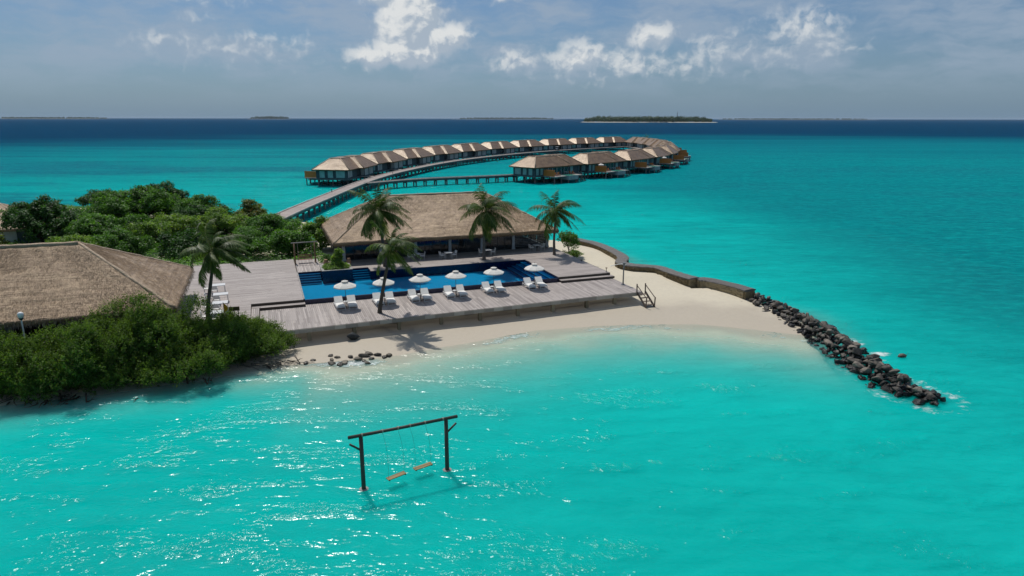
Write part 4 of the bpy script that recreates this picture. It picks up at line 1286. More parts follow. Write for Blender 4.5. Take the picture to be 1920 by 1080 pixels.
# yellow flag
t = thing('warning_flag', 'furled yellow flag on a thin pole beside the terrace tables', 'flag', W(-6.55, -5.3, ZU + .004), RZ)
mb = MB(); mb.tube([(0, 0, 0), (0, 0, 1.75)], .018, 6); mb.build('pole', MT['dark_timber'], t)
mb = MB(); mb.tube([(0, 0, 0), (0, 0, .04)], [.14, .13], 12); mb.build('base', MT['dark_metal'], t)
nvz = 9; vv = []; ff = []
for k in range(nvz):
    f = k / (nvz - 1); z = 1.68 - f * .85; wd = .06 + .26 * math.sin(math.pi * min(1, f * 1.15)) * (1 if f < .85 else .7)
    for j in range(5):
        s = j / 4
        vv.append((.02 + wd * s, .05 * math.sin(s * 9 + f * 2), z - .1 * s))
for k in range(nvz - 1):
    for j in range(4): ff.append((k * 5 + j, k * 5 + j + 1, (k + 1) * 5 + j + 1, (k + 1) * 5 + j))
mb = MB(); mb.add(vv, ff); cl = mb.build('cloth', MT['yellow'], t, True)
sm = cl.modifiers.new('solid', 'SOLIDIFY'); sm.thickness = .006

# notice board
t = thing('notice_board', 'brown notice board on two thin legs by the terrace edge', 'sign', W(-5.75, -5.75, ZU + .004), RZ + R(-8))
mb = MB(); mb.box((0, 0, 1.22), (.82, .05, .34)); mb.build('board', MT['sign_board'], t)
for x in (-.30, .30):
    mb = MB(); mb.bar((x, .03, 0), (x, .03, 1.06), .045); mb.bar((x, .03, 0.02), (x, .35, 0.02), .045); mb.build('leg', MT['dark_timber'], t)
mb = MB(); mb.bar((-.28, .03, .68), (.28, .03, .68), .04); mb.build('crossbar', MT['dark_timber'], t)

# swing bench on the terrace
t = thing('swing_stand', 'brown timber frame with pale top bar at the back of the terrace', 'frame', W(1.1, 16.6, ZU + .004), RZ)
for x in (-1.12, 1.12):
    for y in (-.35, .45):
        mb = MB(); mb.tube([(x, y, 0), (x + random.uniform(-.02, .02), y * .12, 2.35)], .07, 8); mb.build('post', MT['brown_timber'], t, True)
    mb = MB(); mb.tube([(x, -.25, .7), (x, .32, .7)], .04, 6); mb.build('brace', MT['brown_timber'], t)
mb = MB(); mb.tube([(-1.45, 0, 2.38), (1.45, 0, 2.40)], .06, 8); mb.build('top_bar', MT['stone_cap'], t, True)
t = thing('swing_bench', 'reddish slatted bench hung on ropes from the timber frame', 'swing bench', W(1.1, 16.6, ZU + .42), RZ)
for k in range(4):
    mb = MB(); mb.box((0, -.22 + k * .15, 0), (1.5, .12, .03), 0, random.random()); mb.build('seat_slat', MT['red_timber'], t)
for k in range(3):
    mb = MB(); mb.box((0, .34 + .03 * k, .16 + k * .15), (1.5, .03, .11), 0, random.random()); mb.build('back_slat', MT['red_timber'], t)
for x in (-.74, .74):
    mb = MB(); mb.bar((x, -.28, -.03), (x, .34, -.03), .05); mb.bar((x, .34, -.03), (x, .42, .52), .05); mb.bar((x, -.26, .22), (x, .38, .24), .05, .03); mb.bar((x, -.26, 0), (x, -.26, .22), .04)
    mb.build('side_frame', MT['red_timber'], t)
    mb = MB(); mb.tube([(x, .05, -.03), (x, -.0, 1.93)], .022, 5); mb.build('rope', MT['rope'], t)

# light post at the deck corner
t = thing('light_post', 'grey post with two thin arms on the deck corner by the stairs', 'post', W(31.2, -3.45, ZL + .004), RZ)
mb = MB(); mb.tube([(0, 0, 0), (0, 0, .06)], [.22, .2], 12); mb.build('base', MT['grey_metal'], t)
mb = MB(); mb.tube([(0, 0, .05), (0, 0, 1.7), (.02, 0, 1.95)], [.075, .065, .06], 10); mb.build('pole', MT['grey_metal'], t, True)
mb = MB(); mb.tube([(.02, 0, 1.9), (.02, 0, 2.35)], [.07, .17], 8); mb.build('head', MT['grey_metal'], t)
mb = MB(); pts = [(.02 - .1 * k, 0, 2.18 + .10 * math.sin(k / 16 * 2.3) - .012 * k + .045 * (k % 2)) for k in range(17)]
mb.tube(pts, .03, 5); mb.build('rope_arm', MT['pebble_white'], t)
mb = MB(); mb.tube([(.02, 0, 1.98), (.3, 0, 2.16), (1.05, 0, 2.14)], [.035, .03, .022], 6); mb.build('side_arm', MT['white_metal'], t)

def bollard(u_, v_, z_, h, label):
    t = thing('bollard_light', label, 'light', W(u_, v_, z_), RZ)
    mb = MB(); mb.tube([(0, 0, 0), (0, 0, h)], .035, 8); mb.build('stem', MT['dark_metal'], t)
    mb = MB(); mb.tube([(0, 0, h), (0, 0, h + .03), (0, 0, h + .09)], [.05, .13, .10], 12); mb.build('cap', MT['brown_timber'], t)
bollard(31.35, .5, ZU + .004, .42, 'small brown mushroom light on the terrace corner above the long step')
bollard(31.35, 6.6, ZU + .004, .10, 'low dark light fixture on the terrace edge facing the sand strip')

# beach stairs
t = thing('beach_stairs', 'steep dark timber stairs with handrails from the deck to the sand', 'stairs', W(30.95, -6.66, 0), RZ)
zb = float(ground_z(*W(31.1, -8.2)[:2])) + .02
for x in (0, .95):
    mb = MB(); mb.bar((x, -.02, ZL - .02), (x + .12, -1.65, zb), .06, .22); mb.build('stringer', MT['stair_timber'], t)
    mb = MB(); mb.bar((x, .02, ZL - .3), (x - .02, .02, ZL + .85), .09); mb.build('newel_post', MT['stair_timber'], t)
    mb = MB(); mb.bar((x + .12, -1.55, zb - .2), (x + .14, -1.6, zb + 1.0), .09); mb.build('newel_post', MT['stair_timber'], t)
    mb = MB(); mb.bar((x - .02, .02, ZL + .72), (x + .14, -1.62, zb + .92), .05, .07); mb.build('handrail', MT['stair_timber'], t)
for k in range(4):
    f = (k + .6) / 4.4
    mb = MB(); mb.box((.475 + .12 * f, -1.65 * f, ZL + (zb - ZL) * f), (.92, .27, .04), 0, random.random()); mb.build('tread', MT['stair_timber'], t)

# ================================================================== STONE WALL, BREAKWATER, ROCKS
def resample(pts, step):
    pts = np.array(pts, float)
    # smooth with Catmull-Rom first
    out = []
    for i in range(len(pts) - 1):
        p0 = pts[max(i - 1, 0)]; p1 = pts[i]; p2 = pts[i + 1]; p3 = pts[min(i + 2, len(pts) - 1)]
        for t_ in np.linspace(0, 1, 14, endpoint=False):
            out.append(0.5 * ((2 * p1) + (-p0 + p2) * t_ + (2 * p0 - 5 * p1 + 4 * p2 - p3) * t_ ** 2 + (-p0 + 3 * p1 - 3 * p2 + p3) * t_ ** 3))
    out.append(pts[-1]); out = np.array(out)
    s = np.concatenate([[0], np.cumsum(np.hypot(*np.diff(out, axis=0).T))])
    n = max(2, int(round(s[-1] / step)) + 1)
    q = np.linspace(0, s[-1], n)
    return np.stack([np.interp(q, s, out[:, 0]), np.interp(q, s, out[:, 1])], 1)
def normals(p):
    d = np.gradient(p, axis=0); d /= np.linalg.norm(d, axis=1, keepdims=True)
    return d, np.stack([-d[:, 1], d[:, 0]], 1)

def stone_wall(pts, label, top, wid, w_end=None):
    c = resample(pts, .45)
    d, n = normals(c)
    t = thing_w('stone_wall', label, 'wall', (c[0][0], c[0][1], 0))
    bpy.context.view_layer.update()
    m = len(c)
    core = []; ff = []
    for i in range(m):
        for s, z in ((-1, -1.2), (-1, top - .1), (1, top - .1), (1, -1.2)):
            q = c[i] + n[i] * s * (wid / 2 - .07)
            core.append((q[0], q[1], z))
    for i in range(m - 1):
        for j in range(3): ff.append((i * 4 + j, i * 4 + j + 1, (i + 1) * 4 + j + 1, (i + 1) * 4 + j))
    ff += [(0, 1, 2, 3), ((m - 1) * 4 + 3, (m - 1) * 4 + 2, (m - 1) * 4 + 1, (m - 1) * 4)]
    mb = MB(); mb.add(core, ff); mb.build('core', MT['wall_stone'], t)
    # courses of rough stones on both faces
    mb = MB()
    L = .45 * (m - 1)
    for s in (-1, 1):
        z = -.5
        while z < top - .12:
            h = random.uniform(.14, .22); pos = random.uniform(0, .3)
            while pos < L - .3:
                w_ = random.uniform(.28, .62)
                k = min(m - 2, (pos + w_ / 2) / .45); i = int(k); f = k - i
                q = c[i] * (1 - f) + c[i + 1] * f; nn = n[i] * s
                prot = random.uniform(-.03, .06)
                q = q + nn * (wid / 2 - .12 + prot)
                mb.box((q[0], q[1], z + h / 2), (w_ - .03, .24, min(h, top - .03 - z) - .025), math.atan2(d[i][1], d[i][0]) + random.uniform(-.05, .05), random.random())
                pos += w_
            z += h
    mb.build('stone_course', MT['wall_stone'], t, kind='stuff')
    # capping slab, weathered
    vv = []; ff = []
    prof = [(-.5, -.14), (-.52, -.03), (-.44, .02), (-.15, .05), (.15, .05), (.44, .02), (.52, -.03), (.5, -.14)]
    for i in range(m):
        for a, z in prof:
            q = c[i] + n[i] * a * wid * 1.04
            vv.append((q[0] + random.uniform(-.03, .03), q[1] + random.uniform(-.03, .03), top + z + random.uniform(-.025, .025)))
    k = len(prof)
    for i in range(m - 1):
        for j in range(k - 1): ff.append((i * k + j, i * k + j + 1, (i + 1) * k + j + 1, (i + 1) * k + j))
    ff += [tuple(range(k)), tuple((m - 1) * k + j for j in range(k - 1, -1, -1))]
    mb = MB(); mb.add(vv, ff); mb.build('capping', MT['wall_cap'], t)
    return t
stone_wall([(7.6, 95.6), (9.2, 93.2), (11.5, 89.8), (13.0, 85.0), (13.7, 80.6), (13.0, 77.6), (14.2, 75.9), (16.7, 75.0), (18.0, 72.0), (19.5, 69.3)], 'long winding stone retaining wall between the sand strip and the lagoon', 1.5, 1.3)
stone_wall([(19.75, 69.55), (20.9, 69.5), (22.9, 67.0), (24.0, 64.9)], 'short broken off stone wall section leading to the boulder breakwater', 1.35, 1.35)

def hull_mesh(name, seed, flat=0.72, n=15, jit=.22):
    r = random.Random(seed)
    bm = bmesh.new()
    for k in range(n):
        d = Vector((r.gauss(0, 1), r.gauss(0, 1), r.gauss(0, 1))).normalized()
        bm.verts.new(Vector((d.x, d.y * .82, d.z * flat)) * r.uniform(1 - jit, 1) * .5)
    res = bmesh.ops.convex_hull(bm, input=bm.verts[:])
    bmesh.ops.delete(bm, geom=[e for e in res['geom_interior'] if isinstance(e, bmesh.types.BMVert)], context='VERTS')
    bmesh.ops.bevel(bm, geom=bm.edges[:], offset=.025, segments=1, affect='EDGES')
    me = bpy.data.meshes.new(name); bm.to_mesh(me); bm.free()
    return me
rock_m = [hull_mesh('boulder', s) for s in range(10)]
for me in rock_m: me.materials.append(MT['boulder'])
coral_m = [hull_mesh('coral_rock', 40 + s, .55, 30, .25) for s in range(6)]
for me in coral_m: me.materials.append(MT['wet_rock'])

t = thing_w('rock_breakwater', 'long curving breakwater of dark piled boulders running out into the lagoon', 'breakwater', (26.5, 54, 0))
bpy.context.view_layer.update()
bc = resample(BW, .5); bd, bn = normals(bc)
nb = 0
def rnd_rot(o): o.rotation_euler = (random.uniform(0, 6.28), random.uniform(-.5, .5), random.uniform(0, 6.28))
for layer in range(3):
    i = 0.0
    while i < len(bc) - 1 and nb < 292:
        k = int(i); f = i - k
        c_ = bc[k] * (1 - f) + bc[min(k + 1, len(bc) - 1)] * f
        taper = 1.0 if i < len(bc) - 6 else 0.62
        nacross = {0: 4, 1: 3, 2: 1}[layer]
        for a in range(nacross):
            if layer == 2 and random.random() < .25: continue
            off = (a - (nacross - 1) / 2) * (1.0, .95, 1)[layer] * taper + random.uniform(-.22, .22)
            s = random.uniform(.55, 1.18) * (1.0 if layer else 1.2)
            q = c_ + bn[k] * off + bd[k] * random.uniform(-.35, .35)
            z = (-.02, .42, .80)[layer] * (1 if taper == 1 else .6) + random.uniform(-.10, .10)
            o = bpy.data.objects.new('boulder', random.choice(rock_m)); C.objects.link(o)
            o.parent = t; o.matrix_parent_inverse = t.matrix_basis.inverted()
            o.location = (q[0], q[1], z); o.scale = (s * random.uniform(.9, 1.25), s * random.uniform(.75, 1), s * random.uniform(.7, 1)); rnd_rot(o)
            nb += 1
        i += random.uniform(.85, 1.15) * (2.05, 1.7, 1.25)[layer]
fv, ff_ = [], []
for k in range(420):
    me = rock_m[k % 10]; i = random.randrange(len(bc)); off = random.uniform(-1.9, 1.9) * (1 if i < len(bc) - 6 else .5)
    q = bc[i] + bn[i] * off + bd[i] * random.uniform(-.3, .3)
    M_ = Matrix.Translation((q[0], q[1], .62 * (1 - abs(off) / 1.9) * random.random() - .08)) @ Matrix.Rotation(random.uniform(0, 6.28), 4, 'Z') @ Matrix.Rotation(random.uniform(-.6, .6), 4, 'X') @ Matrix.Scale(random.uniform(.4, .75), 4)
    o0 = len(fv); fv += [tuple(M_ @ v.co) for v in me.vertices]; ff_ += [tuple(j + o0 for j in p.vertices) for p in me.polygons]
mb = MB(); mb.add(fv, ff_); mb.build('rubble_fill', MT['boulder'], t, kind='stuff')
# loose boulders at its foot
foot = 0
for x, y, s in ((24.0, 63.2, .8), (24.4, 61.4, .7), (24.9, 59.6, .75), (25.2, 57.4, .8), (23.6, 64.6, .35), (25.6, 55.6, .7)):
    o = bpy.data.objects.new('loose_boulder', rock_m[foot % 10]); C.objects.link(o); foot += 1
    o.location = (x, y, float(ground_z(x, y)) + s * .15); o.scale = (s, s, s); rnd_rot(o)
    tag(o, 'single loose boulder resting on wet sand at the foot of the breakwater', 'boulder', 'loose boulders at the breakwater foot')

spots = [(-15.6, 47.5), (-15.2, 48.1), (-13.6, 47.4), (-14.1, 49.0), (-13.5, 48.7), (-12.5, 48.8), (-11.8, 48.3), (-11.5, 49.0), (-11.2, 49.4), (-10.8, 48.5), (-9.9, 48.8), (-13.8, 48.2), (-10.5, 49.3), (-12.6, 47.6), (-10.9, 47.5), (-12.9, 47.2), (-11.3, 48.0), (-9.6, 49.2)]
for k, (x, y) in enumerate(spots):
    s = random.uniform(.45, .95)
    o = bpy.data.objects.new('coral_rock', coral_m[k % 6]); C.objects.link(o)
    o.location = (x, y, float(ground_z(x, y)) + s * .10); o.scale = (s * 1.15, s, s * .8); o.rotation_euler = (random.uniform(-.3, .3), random.uniform(-.3, .3), random.uniform(0, 6.28))
    tag(o, 'brown coral rock in the wash on the beach before the sun deck', 'rock', 'coral rocks at the waterline')
o = bpy.data.objects.new('dark_rock', hull_mesh('dark_rock', 77, .75, 40, .3)); C.objects.link(o); o.data.materials.append(MT['dark_wall'])
o.location = (-13.14, 52.6, .48); o.scale = (1.25, 1.0, 1.05); o.rotation_euler = (.2, .1, .6)
tag(o, 'lone black rock on the sand half under the sun deck', 'rock')
o = bpy.data.objects.new('lone_rock', coral_m[2]); C.objects.link(o)
o.location = (30.45, 49.15, .08); o.scale = (.85, .7, .75)
tag(o, 'lone brown rock breaking the surface beyond the breakwater', 'rock')

# ================================================================== SEA SWING
t = thing_w('sea_swing_frame', 'dark timber swing frame of two posts and a beam standing in the sea', 'swing frame', (-5.4, 30.85, 0))
bpy.context.view_layer.update()
ZB = 2.93
axis = (Vector((SWR[0], SWR[1], 0)) - Vector((SWL[0], SWL[1], 0))).normalized()
for (x, y), s in ((SWL, -1), (SWR, 1)):
    mb = MB(); mb.tube([(x, y, -1.4), (x, y, .6), (x, y, ZB - .06)], [.115, .11, .10], 12); mb.build('post', MT['dark_timber'], t, True)
    p = Vector((x, y, 0))
    mb = MB(); mb.tube([p + Vector((0, 0, ZB - .78)) + axis * s * .05, p + Vector((0, 0, ZB - .36)) + axis * s * .56], .055, 8); mb.build('brace', MT['dark_timber'], t, True)
    mb = MB(); mb.tube([(x, y, -1.3), (x, y, -.05), (x, y, .02)], [.40, .30, .22], 12); mb.build('footing', MT['stone_cap'], t, True)
a0 = Vector((SWL[0], SWL[1], ZB)) - axis * .62; a1 = Vector((SWR[0], SWR[1], ZB)) + axis * .62
mb = MB(); mb.tube([a0, a0.lerp(a1, .5) + Vector((0, 0, -.015)), a1], [.085, .08, .085], 12); mb.build('beam', MT['dark_timber'], t, True)
for f in (-.02 + .14, .30, .44, .55, .69, .86):
    q = a0.lerp(a1, f); mb = MB(); mb.tube([q - axis * .035, q + axis * .035], .094, 12); mb.build('rope_binding', MT['rope'], t)
seats = [((-6.24, 30.09), (-5.45, 30.71), (.30, .44), 'plank swing seat hanging nearer the wide footing, splashed by waves'), ((-5.04, 31.09), (-4.20, 31.64), (.55, .69), 'plank swing seat hanging clear of the water beside the other post')]
labs = ['worn plank swing seat hanging low over the waves by the braced post nearer open water', 'worn plank swing seat hanging over the waves by the braced post nearer the beach']
for k, (pa, pb, fr, _) in enumerate(seats):
    A = Vector((*pa, .42)); B = Vector((*pb, .46))
    c_ = (A + B) / 2
    t2 = thing_w('plank_swing', labs[k], 'swing', c_, 'plank swings in the sea')
    bpy.context.view_layer.update()
    d = (B - A).normalized(); nrm = Vector((-d.y, d.x, 0))
    for j in (-1, 0, 1):
        mb = MB(); mb.bar(A + nrm * j * .105, B + nrm * j * .105, .095, .04, random.random()); mb.build('plank', MT['seat_wood'], t2)
    for e, f, sgn in ((A, fr[0], 1), (B, fr[1], -1)):
        q = e + d * .06 * sgn
        mb = MB(); mb.bar(q - nrm * .17 - Vector((0, 0, .035)), q + nrm * .17 - Vector((0, 0, .035)), .05, .03); mb.build('batten', MT['dark_timber'], t2)
        top = a0.lerp(a1, f) - Vector((0, 0, .08))
        mid = top.lerp(q, .5) + Vector((.10, .02, 0))
        mb = MB(); mb.tube([top, top.lerp(mid, .5) + Vector((.035, 0, 0)), mid, mid.lerp(q, .6) + Vector((.03, 0, 0)), q], .006, 5); mb.build('rope', MT['dark_timber'], t2)

# ================================================================== JETTIES
JET = [(-38.2, 96), (-39, 110), (-39.2, 136), (-38.4, 180), (-34, 216), (-23, 262), (-5, 306), (18, 345), (45, 379), (73, 408), (92, 426)]
BRA = [(-37.2, 172), (-30, 180.5), (-22, 187), (-9, 193.4), (1, 199.5)]
def jetty(name, label, pts, wid, z, pile_step, ending=True):
    c = resample(pts, 2.0); d, n = normals(c)
    t = thing_w(name, label, 'jetty', (c[0][0], c[0][1], 0))
    bpy.context.view_layer.update()
    m = len(c)
    # boards laid across, joined because they are too fine to tell apart here
    cc = resample(pts, .3); dd, nn = normals(cc)
    mb = MB()
    for i in range(len(cc) - 1):
        q0, q1 = cc[i], cc[i + 1]
        a = dd[i] * .012
        p = [(q0 + a - nn[i] * wid / 2), (q1 - nn[i + 1] * wid / 2), (q1 + nn[i + 1] * wid / 2), (q0 + a + nn[i] * wid / 2)]
        vv = [(x, y, z - .05) for x, y in p] + [(x, y, z) for x, y in p]
        mb.add(vv, [(0, 3, 2, 1), (4, 5, 6, 7), (0, 1, 5, 4), (1, 2, 6, 5), (2, 3, 7, 6), (3, 0, 4, 7)], random.betavariate(2, 2))
    mb.build('board_surface', MT['jetty'], t, kind='stuff')
    for s in (-1, 1):
        vv = []; ff = []
        for i in range(m):
            for a, zz in ((-.14, z - .10), (-.14, z + .12), (.14, z + .12), (.14, z - .10)):
                q = c[i] + n[i] * (s * (wid / 2 + .02) + a); vv.append((q[0], q[1], zz))
        for i in range(m - 1):
            for j in range(4): ff.append((i * 4 + j, i * 4 + (j + 1) % 4, (i + 1) * 4 + (j + 1) % 4, (i + 1) * 4 + j))
        mb = MB(); mb.add(vv, ff); mb.build('kerb', MT['jetty_edge'], t)
        vv = []; ff = []
        for i in range(m):
            for a, zz in ((-.10, z - .60), (-.10, z - .12), (.10, z - .12), (.10, z - .60)):
                q = c[i] + n[i] * (s * (wid / 2 - .25) + a); vv.append((q[0], q[1], zz))
        for i in range(m - 1):
            for j in range(4): ff.append((i * 4 + j, i * 4 + (j + 1) % 4, (i + 1) * 4 + (j + 1) % 4, (i + 1) * 4 + j))
        mb = MB(); mb.add(vv, ff); mb.build('beam', MT['villa_frame'], t)
    cp = resample(pts, pile_step); pd, pn = normals(cp)
    for i in range(len(cp)):
        if float(ground_z(cp[i][0], cp[i][1])) > .3 or cp[i][1] > 330: continue
        for s in (-1, 1):
            q = cp[i] + pn[i] * s * (wid / 2 - .35)
            mb = MB(); mb.tube([(q[0], q[1], -2.2), (q[0], q[1], z - .55)], .19, 8); mb.build('pile', MT['pile'], t, True)
        a, b = cp[i] - pn[i] * (wid / 2 - .1), cp[i] + pn[i] * (wid / 2 - .1)
        mb = MB(); mb.bar((a[0], a[1], z - .72), (b[0], b[1], z - .72), .28, .24); mb.build('crosshead', MT['pile'], t)
    return t
jetty('timber_jetty', 'long curving timber jetty from the trees out past the back row of villas', JET, 3.0, 1.95, 3.6)
jetty('branch_jetty', 'straight narrow branch jetty crossing to the near row of villas', BRA, 2.0, 1.90, 3.2)

# ================================================================== WATER VILLAS
def villa_roof(t, x0, x1, y0, y1, tx0, tx1, ty0, ty1, ze, zr, key):
    """Hipped thatch roof with a narrow crest; hip and crest caps are its sub-parts."""
    c = [(x0, y0, ze), (x1, y0, ze), (x1, y1, ze), (x0, y1, ze)]
    r = [(tx0, ty0, zr), (tx1, ty0, zr), (tx1, ty1, zr), (tx0, ty1, zr)]
    vv = []; ff = []; uvs = []
    for i in range(4):
        a, b, ta, tb = c[i], c[(i + 1) % 4], r[i], r[(i + 1) % 4]
        w = math.dist(a, b); sl = math.dist(((np.array(a) + b) / 2), ((np.array(ta) + tb) / 2))
        P, f, uv_, n = slope_grid(None, a, b, ta, tb, max(6, int(w / .8)), max(4, int(sl / .8)), 31 + i * 5 + key, 1.2, .05)
        ff.append(f + sum(len(q) for q in vv)); vv.append(P); uvs.append(uv_)
    V = np.vstack(vv)
    k = len(V)
    low = np.array([(x0 + .1, y0 + .1, ze - .3), (x1 - .1, y0 + .1, ze - .3), (x1 - .1, y1 - .1, ze - .3), (x0 + .1, y1 - .1, ze - .3)])
    V = np.vstack([V, np.array(c), low, np.array(r)])
    ff.append(np.array([(k + i, k + (i + 1) % 4, k + 4 + (i + 1) % 4, k + 4 + i) for i in range(4)] + [(k + 4, k + 5, k + 6, k + 7), (k + 8, k + 9, k + 10, k + 11)]))
    U_ = np.vstack(uvs + [np.array([(p[0] + p[1], p[2]) for p in c]), low[:, :2], np.array(r)[:, :2]])
    o = np_mesh('roof', V, np.vstack(ff), MT['thatch_far'], t, uv=U_, attrs={'tone': .5 + .3 * (rng.random(len(V)) - .5)})
    def cap(a, b, rad, nm):
        mb = MB(); a, b = Vector(a), Vector(b)
        mb.tube([a + Vector((0, 0, -.03)), a.lerp(b, .5) + Vector((0, 0, -.03)), b + Vector((0, 0, -.03))], rad, 6)
        q = mb.build(nm, MT['thatch_cap'], o, True)
        ul = q.data.uv_layers.new(name='UVMap')
        co = np.array([q.data.vertices[l.vertex_index].co for l in q.data.loops]); ul.data.foreach_set('uv', np.stack([co[:, 0] + co[:, 1], co[:, 2]], 1).astype(np.float32).ravel())
    for kk in range(4):
        cap(c[kk], r[kk], .15, 'hip_cap'); cap(r[kk], r[(kk + 1) % 4], .15, 'ridge_cap')

def make_villa(s):
    """x along the jetty, y*s outwards to the open lagoon."""
    t = thing('water_villa', 'x', 'villa')
    def Y(a, b): return (min(a * s, b * s), max(a * s, b * s))
    def bx(mb, x0, x1, y0, y1, z0, z1):
        ya, yb = Y(y0, y1); mb.b2(x0, x1, ya, yb, z0, z1, random.random()); return mb
    FZ = 2.05
    ya, yb = Y(-5.3, 5.3); ta, tb = Y(-1.5, 1.5); villa_roof(t, 0, 16, ya, yb, 4.2, 13.5, ta, tb, 4.5, 7.3, 0 if s > 0 else 3)
    ya, yb = Y(-6.7, 4.3); ta, tb = Y(-2.7, .3); villa_roof(t, 8.6, 22.8, ya, yb, 12.4, 18.6, ta, tb, 4.47, 7.38, 1 if s > 0 else 4)
    bx(MB(), .7, 21.8, -5.0, 4.6, FZ - .35, FZ).build('floor_platform', MT['villa_frame'], t)
    bx(MB(), .9, 12.4, -4.3, 4.4, FZ, 4.45).build('wall', MT['villa_wall'], t)
    bx(MB(), 12.4, 21.6, -5.6, 3.2, FZ - .3, 4.44).build('wall', MT['villa_wall'], t)
    # end wall windows facing along the jetty
    for y0, y1 in ((-3.6, -1.2), (-.3, 1.1), (2.0, 3.4)):
        w = bx(MB(), .84, .92, y0, y1, FZ + .25, 4.25).build('window', MT['villa_teal'], t)
        bx(bx(MB(), .82, .93, y0 - .1, y0 - .01, FZ + .15, 4.35), .82, .93, y1 + .01, y1 + .1, FZ + .15, 4.35).build('frame', MT['villa_frame'], w)
    # jetty side: pale vertical shutters and a dark door recess
    for x0 in (1.4, 2.7, 4.0):
        bx(MB(), x0, x0 + .85, -4.38, -4.28, FZ + .25, 4.25).build('shutter', MT['villa_panel'], t)
    bx(MB(), 9.7, 11.6, -4.36, -4.27, FZ, 4.2).build('door', MT['villa_glass'], t)
    for x0 in (12.7, 13.9, 15.1, 17.2, 18.4, 19.6):
        bx(MB(), x0, x0 + .8, -5.68, -5.58, FZ + .1, 4.25).build('shutter', MT['villa_panel'], t)
    bx(MB(), 12.32, 12.42, -5.5, -4.5, FZ + .1, 4.25).build('shutter', MT['villa_panel'], t)
    # lagoon side: dark glazing between pale frames, open deck
    for x0, x1 in ((4.6, 6.3), (6.5, 8.2), (8.4, 10.1), (10.3, 12.0)):
        w = bx(MB(), x0, x1, 4.37, 4.45, FZ + .05, 4.2).build('glass_door', MT['villa_glass'], t)
        bx(bx(MB(), x0 - .09, x0 - .005, 4.36, 4.48, FZ, 4.3), x1 + .005, x1 + .09, 4.36, 4.48, FZ, 4.3).build('frame', MT['villa_panel'], w)
    for x0, x1 in ((1.4, 2.4), (3.2, 4.2)):
        bx(MB(), x0, x1, 4.37, 4.46, FZ + .25, 4.25).build('window', MT['villa_teal'], t)
    for x0, x1 in ((13.2, 14.6), (15.0, 16.4)):
        w = bx(MB(), x0, x1, 3.17, 3.26, FZ + .05, 4.2).build('glass_door', MT['villa_glass'], t)
        bx(bx(MB(), x0 - .09, x0 - .005, 3.16, 3.28, FZ, 4.3), x1 + .005, x1 + .09, 3.16, 3.28, FZ, 4.3).build('frame', MT['villa_panel'], w)
    bx(MB(), 17.6, 18.8, 3.17, 3.27, FZ + .2, 4.2).build('window', MT['villa_teal'], t)
    bx(MB(), 4.2, 16.6, 4.6, 9.0, FZ - .3, FZ - .04).build('lagoon_deck', MT['jetty_edge'], t)
    ps_ = bx(MB(), 4.2, 4.34, 4.7, 8.9, FZ, FZ + 1.75).build('privacy_screen', MT['orange_timber'], t)
    ya, yb = 6.2 * s, 10.0 * s
    pl = bx(MB(), 9.2, 13.4, 6.2, 10.0, .9, FZ + .02).build('plunge_pool', MT['pool_side'], t)
    bx(MB(), 9.4, 13.2, 6.4, 9.8, FZ + .02, FZ + .06).build('pool_water', MT['villa_pool'], pl)
    # stilts
    for x in (1.4, 5.2, 9.0, 12.8, 16.6, 20.6):
        for y in (-4.2, 0, 4.0):
            mb = MB(); mb.tube([(x, y * s, -2.2), (x, y * s, FZ - .33)], .2, 7); mb.build('stilt', MT['pile'], t, True)
    for x in (4.6, 7.5, 14.6, 16.3):
        mb = MB(); mb.tube([(x, 8.6 * s, -2.2), (x, 8.6 * s, FZ - .3)], .17, 7); mb.build('stilt', MT['pile'], t, True)
    for x in (9.6, 13.0):
        mb = MB(); mb.tube([(x, 9.5 * s, -2.2), (x, 9.5 * s, .9)], .2, 7); mb.build('stilt', MT['pile'], t, True)
    # stairs to the water and bridge to the jetty
    mb = MB()
    for y in (7.2, 8.2): mb.bar((16.6, y * s, FZ - .1), (19.4, y * s, -.3), .12, .22)
    for k in range(7): mb.box((16.8 + k * .36, 7.7 * s, FZ - .25 - k * .3), (.28, .95, .05))
    mb.build('water_stairs', MT['dark_timber'], t)
    mb = MB()
    for y in (7.2, 8.2): mb.bar((16.6, y * s, FZ + .8), (19.2, y * s, .75), .06)
    mb.build('handrail', MT['pool_side'], t)
    bx(MB(), 9.9, 11.4, -8.6, -5.05, FZ - .22, FZ - .05).build('entry_bridge', MT['jetty_edge'], t)
    return t
vb = make_villa(1)       # jetty on the -y side, lagoon on +y
va = vb
path = resample(JET[2:], 1.0)
dj, nj = normals(path)
sj = np.concatenate([[0], np.cumsum(np.hypot(*np.diff(path, axis=0).T))])
vi = 0
start = np.argmin(np.abs(path[:, 1] - 181))
for k in range(10):
    s0 = sj[start] + k * 26.4
    i = int(np.argmin(np.abs(sj - s0)))
    i2 = min(len(path) - 1, i + 11)
    dirv = path[i2] - path[i]; dirv /= np.hypot(*dirv); nv = np.array([-dirv[1], dirv[0]])
    q = path[i] + nv * 10.6
    obj = vb if k == 0 else copy_tree(vb)
    obj.location = (q[0], q[1], 0); obj.rotation_euler = (0, 0, math.atan2(dirv[1], dirv[0]))
    tag(obj, f'thatched water villa on stilts, {ORD[k]} along the back jetty from the shore', 'villa', 'overwater villas along the back jetty')
vm = make_villa(-1)
outer = resample([(6.5, 190), (23.5, 207), (38.5, 224), (52.5, 245), (63, 266), (71.5, 290), (77.5, 314), (81.5, 338), (83, 362), (82.5, 386), (79, 410)], 1.0)
so = np.concatenate([[0], np.cumsum(np.hypot(*np.diff(outer, axis=0).T))])
fur = []
